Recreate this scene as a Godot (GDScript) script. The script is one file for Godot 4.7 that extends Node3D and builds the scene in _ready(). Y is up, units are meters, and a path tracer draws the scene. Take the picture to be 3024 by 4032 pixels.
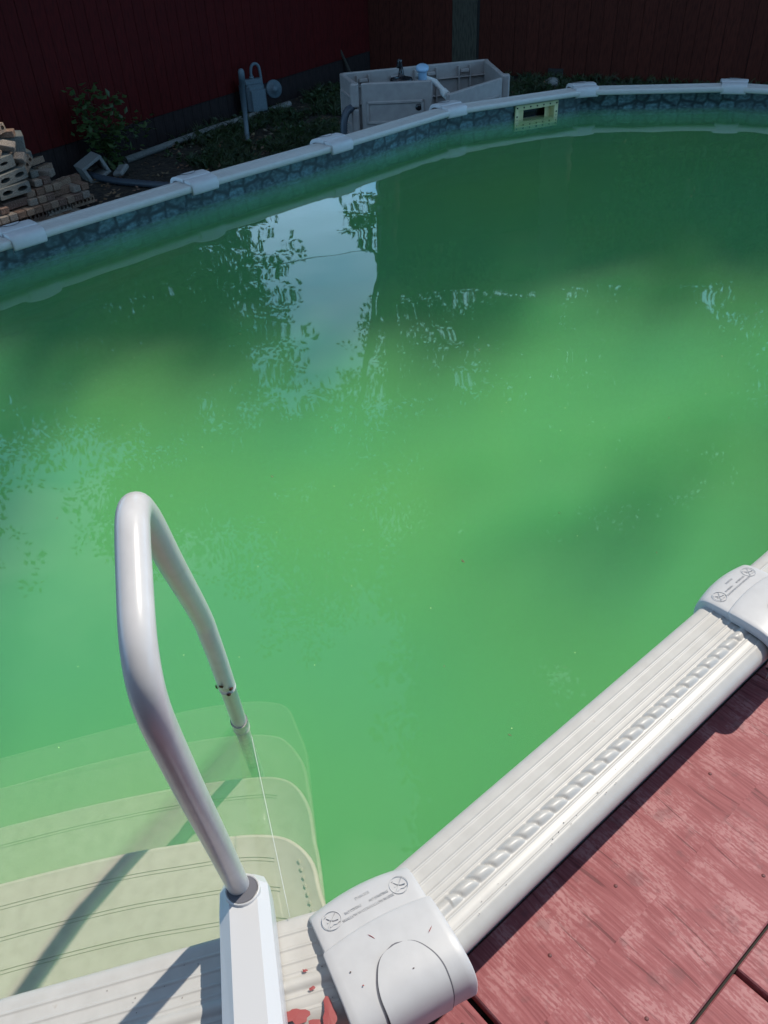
extends Node3D

const G := 1.27            # height of the pool's top rail above the ground
const WL := -0.19          # water level against the top rail
var rng := RandomNumberGenerator.new()
var used := {}
var M := {}

# ---------------------------------------------------------------- helpers
func lin(r: float, g: float, b: float, a := 1.0) -> Color:
	return Color(r, g, b, a).linear_to_srgb()

func at(x: float, z: float, h: float) -> Vector3:
	return Vector3(x, G + h, z)

func named(called: String, parent: Node) -> String:
	var key := str(parent.get_instance_id()) + called
	var n: int = used.get(key, 0)
	used[key] = n + 1
	return called if n == 0 else "%s_%03d" % [called, n]

func put(o: Node3D, called: String, parent: Node) -> void:
	o.name = named(called, parent)
	parent.add_child(o, true)

func tag(o: Node, label: String, category := "", group := "", kind := "") -> void:
	if label != "": o.set_meta("label", label)
	if category != "": o.set_meta("category", category)
	if group != "": o.set_meta("group", group)
	if kind != "": o.set_meta("kind", kind)

func thing(called: String, label: String, category: String, pos := Vector3.ZERO, group := "") -> Node3D:
	var o := Node3D.new()
	put(o, called, self)
	o.position = pos
	tag(o, label, category, group)
	return o

func part(called: String, mesh: Mesh, mat: Material, parent: Node, xf := Transform3D.IDENTITY) -> MeshInstance3D:
	var o := MeshInstance3D.new()
	o.mesh = mesh
	o.material_override = null
	for i in mesh.get_surface_count():
		o.set_surface_override_material(i, mat)
	o.transform = xf
	put(o, called, parent)
	return o

func copy_of(o: Node3D, called: String, parent: Node) -> Node3D:
	var c: Node3D = o.duplicate()
	put(c, called, parent)
	return c

func mat(c: Color, rough := 0.6, spec := 0.5) -> StandardMaterial3D:
	var m := StandardMaterial3D.new()
	m.albedo_color = c
	m.roughness = rough
	m.metallic_specular = spec
	return m

func noise(freq: float, seed_: int, oct := 4, kind := FastNoiseLite.TYPE_SIMPLEX_SMOOTH) -> FastNoiseLite:
	var n := FastNoiseLite.new()
	n.noise_type = kind
	n.seed = seed_
	n.frequency = freq
	n.fractal_octaves = oct
	return n

func noise_tex(freq: float, seed_: int, stops: Array, oct := 4, size := 512) -> NoiseTexture2D:
	var t := NoiseTexture2D.new()
	t.width = size
	t.height = size
	t.seamless = true
	t.noise = noise(freq, seed_, oct)
	if stops.size():
		var g := Gradient.new()
		var off := PackedFloat32Array()
		var col := PackedColorArray()
		for s in stops:
			off.append(s[0])
			col.append(s[1])
		g.offsets = off
		g.colors = col
		t.color_ramp = g
	return t

func textured(stops: Array, scale: float, freq: float, seed_: int, rough := 0.7, bump := 0.0, oct := 4) -> StandardMaterial3D:
	var m := mat(Color.WHITE, rough)
	m.albedo_texture = noise_tex(freq, seed_, stops, oct)
	m.uv1_triplanar = true
	m.uv1_scale = Vector3.ONE * scale
	if bump > 0.0:
		m.heightmap_enabled = true
		m.heightmap_texture = noise_tex(freq * 2.0, seed_ + 7, [], 5)
		m.heightmap_scale = bump
	return m

func tool(flat := true) -> SurfaceTool:
	var st := SurfaceTool.new()
	st.begin(Mesh.PRIMITIVE_TRIANGLES)
	st.set_smooth_group(-1 if flat else 0)
	return st

func tri(st: SurfaceTool, a: Vector3, b: Vector3, c: Vector3) -> void:
	st.add_vertex(a); st.add_vertex(b); st.add_vertex(c)

func quad(st: SurfaceTool, a: Vector3, b: Vector3, c: Vector3, d: Vector3) -> void:
	tri(st, a, b, c); tri(st, a, c, d)

func done(st: SurfaceTool) -> ArrayMesh:
	st.generate_normals()
	return st.commit()

func grid(st: SurfaceTool, rows: Array) -> void:      # rows of PackedVector3Array
	for i in rows.size() - 1:
		var a: PackedVector3Array = rows[i]
		var b: PackedVector3Array = rows[i + 1]
		for j in a.size() - 1:
			quad(st, a[j], a[j + 1], b[j + 1], b[j])

# box with small chamfers on all edges
func bevel_box(st: SurfaceTool, c: Vector3, s: Vector3, bev := 0.004, bs := Basis.IDENTITY) -> void:
	var h := s * 0.5
	var b := minf(bev, minf(h.x, minf(h.y, h.z)) * 0.6)
	var sg := [-1.0, 1.0]
	var f := func(v: Vector3) -> Vector3: return c + bs * v
	for ax in 3:
		var a1 := (ax + 1) % 3
		var a2 := (ax + 2) % 3
		for s0 in sg:
			var q := []
			for k in [[-1, -1], [1, -1], [1, 1], [-1, 1]]:
				var v := Vector3.ZERO
				v[ax] = s0 * h[ax]
				v[a1] = k[0] * (h[a1] - b)
				v[a2] = k[1] * (h[a2] - b)
				q.append(f.call(v))
			if s0 > 0: quad(st, q[3], q[2], q[1], q[0])
			else: quad(st, q[0], q[1], q[2], q[3])
		for s1 in sg:
			for s2 in sg:
				var q2 := []
				for e in [-1.0, 1.0]:
					var u := Vector3.ZERO
					u[ax] = e * (h[ax] - b); u[a1] = s1 * h[a1]; u[a2] = s2 * (h[a2] - b)
					var w := Vector3.ZERO
					w[ax] = e * (h[ax] - b); w[a1] = s1 * (h[a1] - b); w[a2] = s2 * h[a2]
					q2.append(f.call(u)); q2.append(f.call(w))
				if s1 * s2 > 0: quad(st, q2[0], q2[1], q2[3], q2[2])
				else: quad(st, q2[2], q2[3], q2[1], q2[0])
	for x in sg:
		for y in sg:
			for z in sg:
				var p0: Vector3 = f.call(Vector3(x * h.x, y * (h.y - b), z * (h.z - b)))
				var p1: Vector3 = f.call(Vector3(x * (h.x - b), y * h.y, z * (h.z - b)))
				var p2: Vector3 = f.call(Vector3(x * (h.x - b), y * (h.y - b), z * h.z))
				if x * y * z > 0: tri(st, p0, p2, p1)
				else: tri(st, p0, p1, p2)

func box_mesh(s: Vector3, bev := 0.004) -> ArrayMesh:
	var st := tool()
	bevel_box(st, Vector3.ZERO, s, bev)
	return done(st)

func tube(st: SurfaceTool, pts: Array, radii: Array, sides := 16, closed := true) -> void:
	var rows := []
	var up := Vector3.UP
	var n := pts.size()
	for i in n:
		var d: Vector3 = (pts[mini(i + 1, n - 1)] - pts[maxi(i - 1, 0)]).normalized()
		if i == 0 and absf(d.dot(up)) > 0.9: up = Vector3.RIGHT
		var x := up.cross(d).normalized()
		up = d.cross(x).normalized()
		var r: float = radii[i] if i < radii.size() else radii[-1]
		var row := PackedVector3Array()
		for k in sides + 1:
			var a := TAU * (k % sides) / sides
			row.append(pts[i] + (x * cos(a) + up * sin(a)) * r)
		rows.append(row)
	grid(st, rows)
	if closed:
		for k in sides:
			tri(st, pts[0], rows[0][k], rows[0][k + 1])
			tri(st, pts[n - 1], rows[n - 1][k + 1], rows[n - 1][k])

func tube_mesh(pts: Array, radii: Array, sides := 16) -> ArrayMesh:
	var st := tool(false)
	tube(st, pts, radii, sides)
	return done(st)

func lathe(prof: Array, sides := 24) -> ArrayMesh:     # prof: Vector2(radius, y)
	var st := tool(false)
	var rows := []
	for p in prof:
		var row := PackedVector3Array()
		for k in sides + 1:
			var a := TAU * (k % sides) / sides
			row.append(Vector3(cos(a) * p.x, p.y, sin(a) * p.x))
		rows.append(row)
	grid(st, rows)
	return done(st)

func smooth_path(pts: Array, per := 8) -> Array:       # Catmull-Rom
	var out := []
	var n := pts.size()
	for i in n - 1:
		var a = pts[maxi(i - 1, 0)]
		var b = pts[i]
		var c = pts[i + 1]
		var d = pts[mini(i + 2, n - 1)]
		for k in per:
			out.append(b.cubic_interpolate(c, a, d, float(k) / per))
	out.append(pts[n - 1])
	return out

func slab(st: SurfaceTool, poly: PackedVector2Array, y0: float, y1: float, bottom := false) -> void:   # poly in x,z
	var idx := Geometry2D.triangulate_polygon(poly)
	var up := func(p: Vector2, y: float) -> Vector3: return Vector3(p.x, y, p.y)
	for i in range(0, idx.size(), 3):
		var a: Vector3 = up.call(poly[idx[i]], y1)
		var b: Vector3 = up.call(poly[idx[i + 1]], y1)
		var c: Vector3 = up.call(poly[idx[i + 2]], y1)
		for v: Vector3 in ([a, b, c] if (b - a).cross(c - a).y < 0 else [a, c, b]):
			st.set_uv(Vector2(v.x, v.z) * 0.16)
			st.add_vertex(v)
	if y0 < y1:
		for i in poly.size():
			var p := poly[i]
			var q := poly[(i + 1) % poly.size()]
			quad(st, up.call(p, y0), up.call(p, y1), up.call(q, y1), up.call(q, y0))

func frame(pos: Vector3, dir: Vector3) -> Transform3D:   # x along dir, y up, z = outward for a clockwise walk
	var x := Vector3(dir.x, 0, dir.z).normalized()
	return Transform3D(Basis(x, Vector3.UP, Vector3(-x.z, 0, x.x)), pos)

# ---------------------------------------------------------------- main
func _ready() -> void:
	rng.seed = 4711
	build_view()
	make_materials()
	build_ground()
	build_walls()
	build_outside()
	build_pool()
	build_water()
	build_steps()
	build_handrail()
	build_deck()
	build_shed()
	build_meter()
	build_bricks()
	build_yard()
	build_plants()

func build_view() -> void:
	var cam := Camera3D.new()
	cam.name = "camera"
	var pitch := 0.656
	var roll := -0.048
	var fw := Vector3(0, -sin(pitch), -cos(pitch))
	var up := Vector3(0, cos(pitch), -sin(pitch))
	var rt := Vector3.RIGHT
	var r2 := rt * cos(roll) + up * sin(roll)
	var u2 := up * cos(roll) - rt * sin(roll)
	cam.transform = Transform3D(Basis(r2, u2, -fw), Vector3(0, 1.62 + G, 0))
	cam.fov = rad_to_deg(2.0 * atan(2016.0 / 3230.0))
	cam.near = 0.05
	cam.far = 400.0
	add_child(cam)
	cam.current = true
	var env := Environment.new()
	env.background_mode = Environment.BG_SKY
	env.tonemap_mode = Environment.TONE_MAPPER_LINEAR
	env.tonemap_exposure = 0.84
	env.sdfgi_enabled = true
	env.ssao_enabled = true
	env.ssil_enabled = true
	var sm := ProceduralSkyMaterial.new()
	sm.sky_top_color = Color(0.33, 0.46, 0.64)
	sm.sky_horizon_color = Color(.92, 1.40, 1.76)
	sm.sky_curve = 0.30
	sm.ground_bottom_color = Color(0.12, 0.12, 0.11)
	sm.ground_horizon_color = Color(0.30, 0.31, 0.32)
	sm.sky_energy_multiplier = 1.0
	var cl := noise_tex(0.008, 21, [[0.0, Color(1, 1, 1, 0.0)], [0.42, Color(1, 1, 1, 0.0)], [0.62, Color(1, 1, 1, 0.45)], [1.0, Color(1, 1, 1, 0.9)]], 5, 1024)
	sm.sky_cover = cl
	sm.sky_cover_modulate = Color(.98, .95, .9)
	var sky := Sky.new()
	sky.sky_material = sm
	env.sky = sky
	var we := WorldEnvironment.new()
	we.name = "surroundings"
	we.environment = env
	add_child(we)
	var sun := DirectionalLight3D.new()
	sun.name = "sun"
	sun.light_energy = 1.6
	sun.light_color = Color(1.0, 0.965, 0.91)
	sun.light_angular_distance = 0.8
	sun.shadow_enabled = true
	add_child(sun)
	sun.look_at_from_position(Vector3(5.4, 10, -3.5), Vector3.ZERO, Vector3.UP)

func make_materials() -> void:
	# white resin and enamelled steel of the pool rim
	M.rail = textured([[0.0, lin(.455, .445, .42)], [0.5, lin(.485, .475, .45)], [0.93, lin(.51, .50, .475)], [1.0, lin(.45, .42, .38)]], 1.6, 0.02, 3, 0.38)
	M.cap = textured([[0.0, lin(.475, .475, .48)], [0.5, lin(.50, .50, .505)], [1.0, lin(.525, .525, .53)]], 2.5, 0.015, 5, 0.42)
	M.cap_dark = mat(lin(.12, .12, .14), 0.6)
	M.emboss = mat(lin(.48, .48, .485), 0.5)
	M.tube = textured([[0.0, lin(.52, .505, .495)], [0.6, lin(.585, .57, .56)], [1.0, lin(.63, .615, .60)]], 2.0, 0.02, 8, 0.28)
	M.bracket = mat(lin(.54, .54, .545), 0.35)
	M.step = textured([[0.0, lin(.50, .435, .36)], [0.5, lin(.56, .49, .41)], [1.0, lin(.60, .53, .45)]], 2.0, 0.02, 11, 0.6)
	M.groove = mat(lin(.42, .37, .30), 0.7)
	M.splash = mat(lin(.30, .06, .06), 0.5)
	M.speck = mat(lin(.16, .13, .12), 0.8)
	M.rust = mat(lin(.09, .03, .015), 0.8)
	M.nail = mat(lin(.14, .045, .045), 0.6)
	M.black = mat(lin(.012, .012, .014), 0.25)
	M.dark = mat(lin(.02, .018, .016), 0.8)
	M.skim = mat(lin(.76, .70, .40), 0.5)
	M.shed = textured([[0.0, lin(.27, .245, .235)], [0.5, lin(.31, .28, .265)], [1.0, lin(.345, .315, .295)]], 1.3, 0.012, 14, 0.55, 0.02)
	M.pvc = mat(lin(.62, .63, .60), 0.35)
	M.blue = mat(lin(.30, .46, .62), 0.35)
	M.meter = textured([[0.0, lin(.07, .10, .12)], [1.0, lin(.11, .145, .165)]], 3.0, 0.02, 16, 0.5)
	M.hose = mat(lin(.05, .065, .085), 0.45)
	M.pipe = textured([[0.0, lin(.12, .12, .11)], [1.0, lin(.26, .26, .25)]], 3.0, 0.02, 18, 0.6)
	M.red_boards = []
	for k in 4:
		var s := 0.94 + 0.04 * k
		M.red_boards.append(wall_material(Color(.062 * s, .0036 * s, .0034 * s), 30 + k))
	M.fence_boards = []
	for k in 4:
		var s := 0.93 + 0.045 * k
		M.fence_boards.append(wall_material(Color(.064 * s, .0140 * s, .0085 * s), 40 + k))
	M.ply = wall_material(Color(.06, .056, .042), 50)
	M.skirt = wall_material(Color(.022, .015, .015), 52)
	M.soil = textured([[0.0, lin(.012, .010, .008)], [0.45, lin(.026, .021, .016)], [0.7, lin(.045, .036, .026)], [1.0, lin(.09, .075, .055)]], 0.55, 0.03, 60, 0.95, 2.0, 5)
	M.bark = textured([[0.0, lin(.02, .016, .012)], [1.0, lin(.09, .075, .06)]], 2.0, 0.04, 61, 0.9, 1.5)
	M.leaf = mat(lin(.030, .060, .015), 0.55)
	M.leaf.backlight_enabled = true
	M.leaf.backlight = lin(.05, .085, .015)
	M.leaf.vertex_color_use_as_albedo = true
	M.weed = M.leaf.duplicate()
	M.weed.albedo_color = lin(.026, .046, .016)
	M.weed.backlight = lin(.04, .07, .02)
	M.bricks = []
	var bc := [[.20, .115, .075], [.26, .17, .115], [.15, .085, .06], [.24, .19, .15]]
	for k in 4:
		var c = bc[k]
		M.bricks.append(textured([[0.0, lin(c[0] * .5, c[1] * .5, c[2] * .5)], [0.45, lin(c[0], c[1], c[2])], [0.75, lin(c[0] * 1.3, c[1] * 1.35, c[2] * 1.4)], [1.0, lin(.42, .40, .36)]], 5.0, 0.02, 70 + k, 0.9, 0.5))
	M.concrete = textured([[0.0, lin(.09, .09, .075)], [0.5, lin(.17, .17, .15)], [1.0, lin(.26, .26, .24)]], 4.0, 0.03, 76, 0.95, 0.6)
	M.cinder = textured([[0.0, lin(.16, .17, .17)], [1.0, lin(.30, .30, .28)]], 4.0, 0.03, 78, 0.95, 0.5)
	M.litter = mat(lin(.16, .11, .07), 0.9)
	M.litter.vertex_color_use_as_albedo = true
	M.liner = mat(Color.WHITE, 0.45)
	M.liner.albedo_texture = liner_print()
	M.floor = mat(lin(.12, .30, .30), 0.6)
	var grain := deck_textures()
	M.deck = []
	for k in 4:
		var d := mat(Color.WHITE, 0.62, 0.4)
		d.albedo_texture = grain[0]
		d.heightmap_enabled = true
		d.heightmap_texture = grain[1]
		d.heightmap_scale = 0.10
		d.uv1_triplanar = true
		d.uv1_scale = Vector3(1.25, 1.25, 1.25)
		d.uv1_offset = Vector3(0.37 * k, 0.21 * k, 0.53 * k)
		M.deck.append(d)

func wall_material(c: Color, seed_: int) -> StandardMaterial3D:
	var m := mat(Color.WHITE, 0.8, 0.3)
	var st := [[0.0, lin(c.r * .55, c.g * .55, c.b * .55)], [0.5, lin(c.r, c.g, c.b)], [0.9, lin(c.r * 1.15, c.g * 1.2, c.b * 1.2)], [1.0, lin(c.r * 1.6 + .03, c.g * 1.6 + .03, c.b * 1.6 + .025)]]
	m.albedo_texture = noise_tex(0.02, seed_, st, 5)
	m.uv1_triplanar = true
	m.uv1_scale = Vector3(3.0, 0.45, 3.0)
	m.uv1_offset = Vector3(seed_ * 0.13, seed_ * 0.29, 0)
	return m

# the print on the vinyl liner: grey-blue river stones, bleached at the water line
func liner_print() -> ImageTexture:
	var w := 1024
	var h := 256
	var im := Image.create(w, h, false, Image.FORMAT_RGB8)
	var r := RandomNumberGenerator.new()
	r.seed = 99
	var nx := 19
	var ny := 5
	var cells := []
	for j in ny:
		for i in nx:
			cells.append([Vector2(r.randf_range(.2, .8), r.randf_range(.2, .8)), r.randf_range(.55, 1.25), r.randf_range(-.5, .5)])
	var fine := noise(0.05, 5, 4)
	var cw := float(w) / nx
	var ch := float(h) / ny
	for y in h:
		for x in w:
			var gx := x / cw
			var gy := y / ch
			var d1 := 9.0
			var d2 := 9.0
			var tone := 1.0
			for dj in [-1, 0, 1]:
				for di in [-1, 0, 1]:
					var ci := int(floor(gx)) + int(di)
					var cj := int(floor(gy)) + int(dj)
					var cell = cells[posmod(cj, ny) * nx + posmod(ci, nx)]
					var v: Vector2 = Vector2(gx, gy) - (Vector2(ci, cj) + cell[0])
					v = Vector2(v.x * 1.05 + v.y * 0.25 * float(cell[2]), v.y * 0.95)
					var d := sqrt(absf(v.x) ** 2.6 + absf(v.y) ** 2.6)
					if d < d1:
						d2 = d1
						d1 = d
						tone = cell[1]
					elif d < d2:
						d2 = d
			var edge := clampf((d2 - d1) * 4.0, 0.0, 1.0)
			var f := fine.get_noise_2d(x, y * 1.6)
			var c := Color(.016, .036, .042).lerp(Color(.10, .19, .21) * tone, edge * edge * (0.8 + 0.5 * f))
			c = c * (1.0 + 0.35 * f)
			var v01 := float(y) / h
			var scale_line := smoothstep(.22, .40, v01 + 0.05 * f) * (1.0 - smoothstep(.44, .56, v01))
			c = c.lerp(Color(.36, .58, .62), scale_line * 0.8)
			c = c.lerp(Color(.42, .47, .30), smoothstep(.45, .6, v01) * 0.55)
			im.set_pixel(x, y, Color(c.r, c.g, c.b).linear_to_srgb())
	return ImageTexture.create_from_image(im)

# worn red deck paint over raised plywood grain (grain runs along x)
func deck_textures() -> Array:
	var s := 768
	var im := Image.create(s, s, false, Image.FORMAT_RGB8)
	var hm := Image.create(s, s, false, Image.FORMAT_RGB8)
	var warp := noise(0.004, 3, 2)
	var g1 := noise(0.02, 4, 3)
	var wear := noise(0.006, 6, 5)
	var wear2 := noise(0.06, 7, 3)
	var dirt := noise(0.010, 9, 4)
	for y in s:
		for x in s:
			var wv := warp.get_noise_2d(x * 0.35, y) * 26.0
			var gr := g1.get_noise_2d(x * 0.10, (y + wv) * 2.4)
			var fine := g1.get_noise_2d(x * 0.30 + 900.0, (y + wv) * 6.0)
			var speck := wear2.get_noise_2d(x * 1.0, y * 2.2)
			var zone := smoothstep(-.45, .65, wear.get_noise_2d(x, y * 1.2) + .35 * wear2.get_noise_2d(x * .35, y * .6))
			var flake := smoothstep(-.02, .22, 0.9 * speck + 0.6 * fine + (zone - 0.55) * 0.55)
			var c := Color(.285, .080, .086)
			c = c.lerp(Color(.215, .050, .057), clampf(0.30 - gr * .9 - fine * .3, 0.0, 0.5))
			c = c.lerp(Color(.36, .130, .137), clampf(zone * 0.5 + 0.5 * fine + .1, 0.0, .8))
			c = c.lerp(Color(.50, .28, .275), zone * flake * 0.42)
			c = c.lerp(Color(.13, .06, .065), smoothstep(.30, .6, dirt.get_noise_2d(x, y)) * 0.35)
			var crack := smoothstep(.40, .52, -gr) * smoothstep(-.3, .2, fine)
			c = c.lerp(Color(.10, .020, .024), crack * 0.7)
			im.set_pixel(x, y, c.linear_to_srgb())
			var hv := clampf(0.5 + 0.4 * gr + 0.3 * fine - 0.3 * crack, 0.0, 1.0)
			hm.set_pixel(x, y, Color(hv, hv, hv))
	return [ImageTexture.create_from_image(im), ImageTexture.create_from_image(hm)]

# ---------------------------------------------------------------- setting
func build_ground() -> void:
	var st := tool()
	quad(st, Vector3(-90, 0, -90), Vector3(90, 0, -90), Vector3(90, 0, 90), Vector3(-90, 0, 90))
	var g := part("ground", done(st), M.soil, self)
	tag(g, "dark bare soil of the yard strip between pool and red walls", "ground", "", "structure")

const LW := Vector2(-2.4, -13.6)         # a point on the left wall's foot
const LD := Vector2(0.5446, -0.8387)     # along the left wall, towards the corner
const LN := Vector2(0.8387, 0.5446)      # out of the left wall, towards the pool
const RW := Vector2(3.18, -16.03)
const RD := Vector2(0.9003, 0.4352)
const RN := Vector2(-0.4352, 0.9003)

func build_walls() -> void:
	var a := thing("red_house", "dark red board-sided house wall with gas meter and leafy shrub before it", "house", Vector3(LW.x, 0, LW.y))
	a.transform = frame(Vector3(LW.x, 0, LW.y), Vector3(LD.x, 0, LD.y))
	# local: x along the wall, z towards the pool (turned by frame: -z is away)
	var zs := 1.0 if a.transform.basis.z.dot(Vector3(LN.x, 0, LN.y)) > 0 else -1.0
	var board := box_mesh(Vector3(0.195, 2.9, 0.022), 0.003)
	var skirt := box_mesh(Vector3(0.196, 0.40, 0.012), 0.004)
	var t := -4.6
	var k := 0
	while t < 4.62:
		part("siding_board", board, M.red_boards[rng.randi() % 4], a, Transform3D(Basis.IDENTITY, Vector3(t, 0.36 + 1.45, zs * (0.011 + rng.randf() * 0.004))))
		part("foot_board", skirt, M.skirt, a, Transform3D(Basis.IDENTITY, Vector3(t, 0.155, zs * (0.006 + rng.randf() * 0.003))))
		t += 0.2
		k += 1
	part("wall_core", box_mesh(Vector3(9.6, 3.3, 0.2)), M.dark, a, Transform3D(Basis.IDENTITY, Vector3(0, 1.66, -zs * 0.105)))
	part("eave", box_mesh(Vector3(10.4, 0.16, 1.1)), M.red_boards[1], a, Transform3D(Basis.IDENTITY, Vector3(-.3, 3.36, zs * 0.2)))
	var rs := tool()
	var z0 := zs * 0.78
	var z1 := -zs * 5.0
	quad(rs, Vector3(-5.6, 3.45, z0), Vector3(-5.6, 5.4, z1), Vector3(5.0, 5.4, z1), Vector3(5.0, 3.45, z0))
	part("roof", done(rs), M.bark, a)

	var f := thing("red_fence", "brownish red vertical board fence behind the pump box and pool end", "fence", Vector3(RW.x, 0, RW.y))
	f.transform = frame(Vector3(RW.x, 0, RW.y), Vector3(RD.x, 0, RD.y))
	var fz := 1.0 if f.transform.basis.z.dot(Vector3(RN.x, 0, RN.y)) > 0 else -1.0
	var fb := box_mesh(Vector3(0.2105, 2.3, 0.022), 0.003)
	t = -3.25
	while t < 6.0:
		if not (t > -1.72 and t < -1.25):
			part("fence_board", fb, M.fence_boards[rng.randi() % 4], f, Transform3D(Basis(Vector3(0, 0, 1), rng.randf_range(-.004, .004)), Vector3(t, 1.19, fz * (0.011 + rng.randf() * 0.006))))
		t += 0.2145
	var pl := part("plywood_strip", box_mesh(Vector3(0.455, 2.3, 0.02), 0.003), M.ply, f, Transform3D(Basis.IDENTITY, Vector3(-1.487, 1.19, fz * 0.024)))
	tag(pl, "bare grey plywood strip between red boards")
	part("fence_core", box_mesh(Vector3(9.5, 2.3, 0.06)), M.dark, f, Transform3D(Basis.IDENTITY, Vector3(1.35, 1.16, -fz * 0.035)))
	var vent := part("vent_hole", box_mesh(Vector3(0.26, 0.16, 0.05), 0.004), M.dark, f, Transform3D(Basis.IDENTITY, Vector3(.21, 0.1, fz * 0.04)))
	tag(vent, "small dark vent opening at the fence foot")

func build_outside() -> void:
	# what only shows mirrored in the water: a house, trees and a cable beyond the fence
	var h := thing("neighbour_house", "tall dark house behind the fence, mirrored in the water", "house", Vector3(8.3, 0, -27.0))
	part("wall", box_mesh(Vector3(16.0, 8.6, 8.0), 0.02), M.skirt, h, Transform3D(Basis.IDENTITY, Vector3(0.0, 4.3, 0)))
	part("roof", box_mesh(Vector3(16.4, 0.3, 8.4), 0.02), M.bark, h, Transform3D(Basis.IDENTITY, Vector3(0.1, 8.76, 0)))
	var dh := thing("deck_house", "two storey house standing behind the deck, outside the picture", "house", Vector3(1.0, 0, 8.4))
	part("wall", box_mesh(Vector3(17.0, 6.4, 9.0), 0.02), M.red_boards[3], dh, Transform3D(Basis.IDENTITY, Vector3(0, 3.2, 0)))
	part("roof", box_mesh(Vector3(17.8, 0.35, 9.9), 0.02), M.bark, dh, Transform3D(Basis.IDENTITY, Vector3(0, 6.58, 0)))
	var cab := []
	for i in 25:
		var u := i / 24.0
		cab.append(Vector3(lerpf(5.0, -9.0, u), G + lerpf(3.9, 5.2, u) - 1.2 * 4.0 * u * (1.0 - u) * 0.35, lerpf(-17.6, -15.0, u)))
	var cb := part("power_cable", tube_mesh(cab, [0.014], 6), M.dark, self)
	tag(cb, "thin dark overhead cable sagging across the mirrored patch of sky", "cable")

	leaf_mesh = leaf_cluster(13, 0.27, 0.085)
	broad_mesh = leaf_cluster(16, 0.34, 0.125)
	tree("broad_tree", "leafy tree mirrored in the water left of the sky gap", Vector3(-5.2, 0, -19.5), 7.0,
		[[Vector3(-5.4, 6.0, -19.0), Vector3(3.0, 2.4, 2.4), 1700], [Vector3(-4.3, 8.8, -19.2), Vector3(1.9, 1.6, 1.8), 760], [Vector3(-7.6, 9.4, -19.5), Vector3(3.2, 2.8, 2.6), 1900], [Vector3(-10.2, 6.3, -18.5), Vector3(3.0, 2.8, 2.6), 1600], [Vector3(-4.6, 11.8, -18.0), Vector3(2.8, 2.0, 2.4), 1200], [Vector3(-12.5, 8.5, -15.5), Vector3(3.0, 3.4, 3.0), 1700]])
	tree("tall_tree", "tall tree with dark straight trunk mirrored right of the sky gap", Vector3(.52, 0, -21.0), 11.0,
		[[Vector3(2.2, 8.6, -20.0), Vector3(2.6, 1.6, 2.4), 420], [Vector3(4.2, 11.0, -18.5), Vector3(4.2, 3.0, 3.8), 1300], [Vector3(0.5, 9.0, -20.6), Vector3(0.7, 0.8, 1.0), 34], [Vector3(1.3, 10.4, -20.4), Vector3(1.0, 1.1, .8), 150], [Vector3(-.1, 6.0, -20.6), Vector3(.45, .7, .4), 26], [Vector3(2.4, 12.4, -19.5), Vector3(2.2, 1.5, 2.0), 430], [Vector3(-1.1, 11.0, -18.0), Vector3(2.2, 1.2, 1.8), 520], [Vector3(-1.5, 14.0, -17.5), Vector3(2.6, 1.6, 2.4), 560], [Vector3(3.0, 14.6, -21.0), Vector3(3.6, 2.4, 2.4), 1500]], 0.26)
	var shares := canopy([Vector2(4.5, -20.5), Vector2(13.0, -19.5), Vector2(15.5, -10.5)])
	tree("spreading_tree", "big spreading tree whose high crown shades the far end of the pool", Vector3(4.5, 0, -20.5), 13.0, [[Vector3(5.0, 16.2, -17.0), Vector3(3, 1, 2), 0], [Vector3(8.0, 16.2, -15.0), Vector3(3, 1, 2), 0], [Vector3(2.0, 16.2, -20.0), Vector3(3, 1, 2), 0]], 0.40, shares[0])
	tree("spreading_tree", "second spreading tree, right of the first, shading the pool's far right", Vector3(13.0, 0, -19.5), 13.0, [[Vector3(11.5, 16.2, -15.0), Vector3(3, 1, 2), 0], [Vector3(13.5, 16.2, -17.0), Vector3(3, 1, 2), 0]], 0.40, shares[1])
	tree("leaning_tree", "slender tall tree right of the fence reaching toward the pool", Vector3(15.5, 0, -10.5), 13.5, [[Vector3(11.0, 16.6, -8.8), Vector3(2, 1, 1), 0], [Vector3(12.6, 16.4, -10.5), Vector3(2, 1, 1), 0], [Vector3(7.6, 16.8, -9.8), Vector3(2, 1, 1), 0]], 0.24, shares[2])
	tree("low_tree", "low bushy tree behind the fence, mirrored as leaf specks at the far right", Vector3(9.5, 0, -19.0), 4.0,
		[[Vector3(8.0, 6.6, -18.6), Vector3(3.2, 1.9, 2.0), 900], [Vector3(11.5, 7.6, -18.0), Vector3(2.6, 2.4, 2.0), 700], [Vector3(6.0, 9.6, -19.0), Vector3(3.0, 2.0, 2.0), 700], [Vector3(10.0, 10.6, -18.4), Vector3(3.6, 2.4, 2.2), 900], [Vector3(7.5, 8.9, -20.6), Vector3(5.5, 1.3, 0.9), 1500], [Vector3(8.5, 13.0, -20.5), Vector3(5.0, 2.6, 2.0), 2000], [Vector3(14.5, 11.5, -17.5), Vector3(4.4, 3.6, 2.6), 2000], [Vector3(11.5, 15.0, -18.5), Vector3(4.0, 2.6, 2.0), 2200]], 0.22)
	tree("side_tree", "dark tree standing left of the pool, outside the picture", Vector3(-14.0, 0, -7.0), 5.0,
		[[Vector3(-13.5, 7.0, -9.0), Vector3(3.2, 3.4, 3.4), 1000], [Vector3(-12.5, 8.6, -4.0), Vector3(3.2, 3.4, 3.6), 1000], [Vector3(-12.5, 7.5, 1.5), Vector3(3.4, 3.4, 3.6), 1000]], 0.26)

var leaf_mesh: ArrayMesh
var broad_mesh: ArrayMesh

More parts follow.
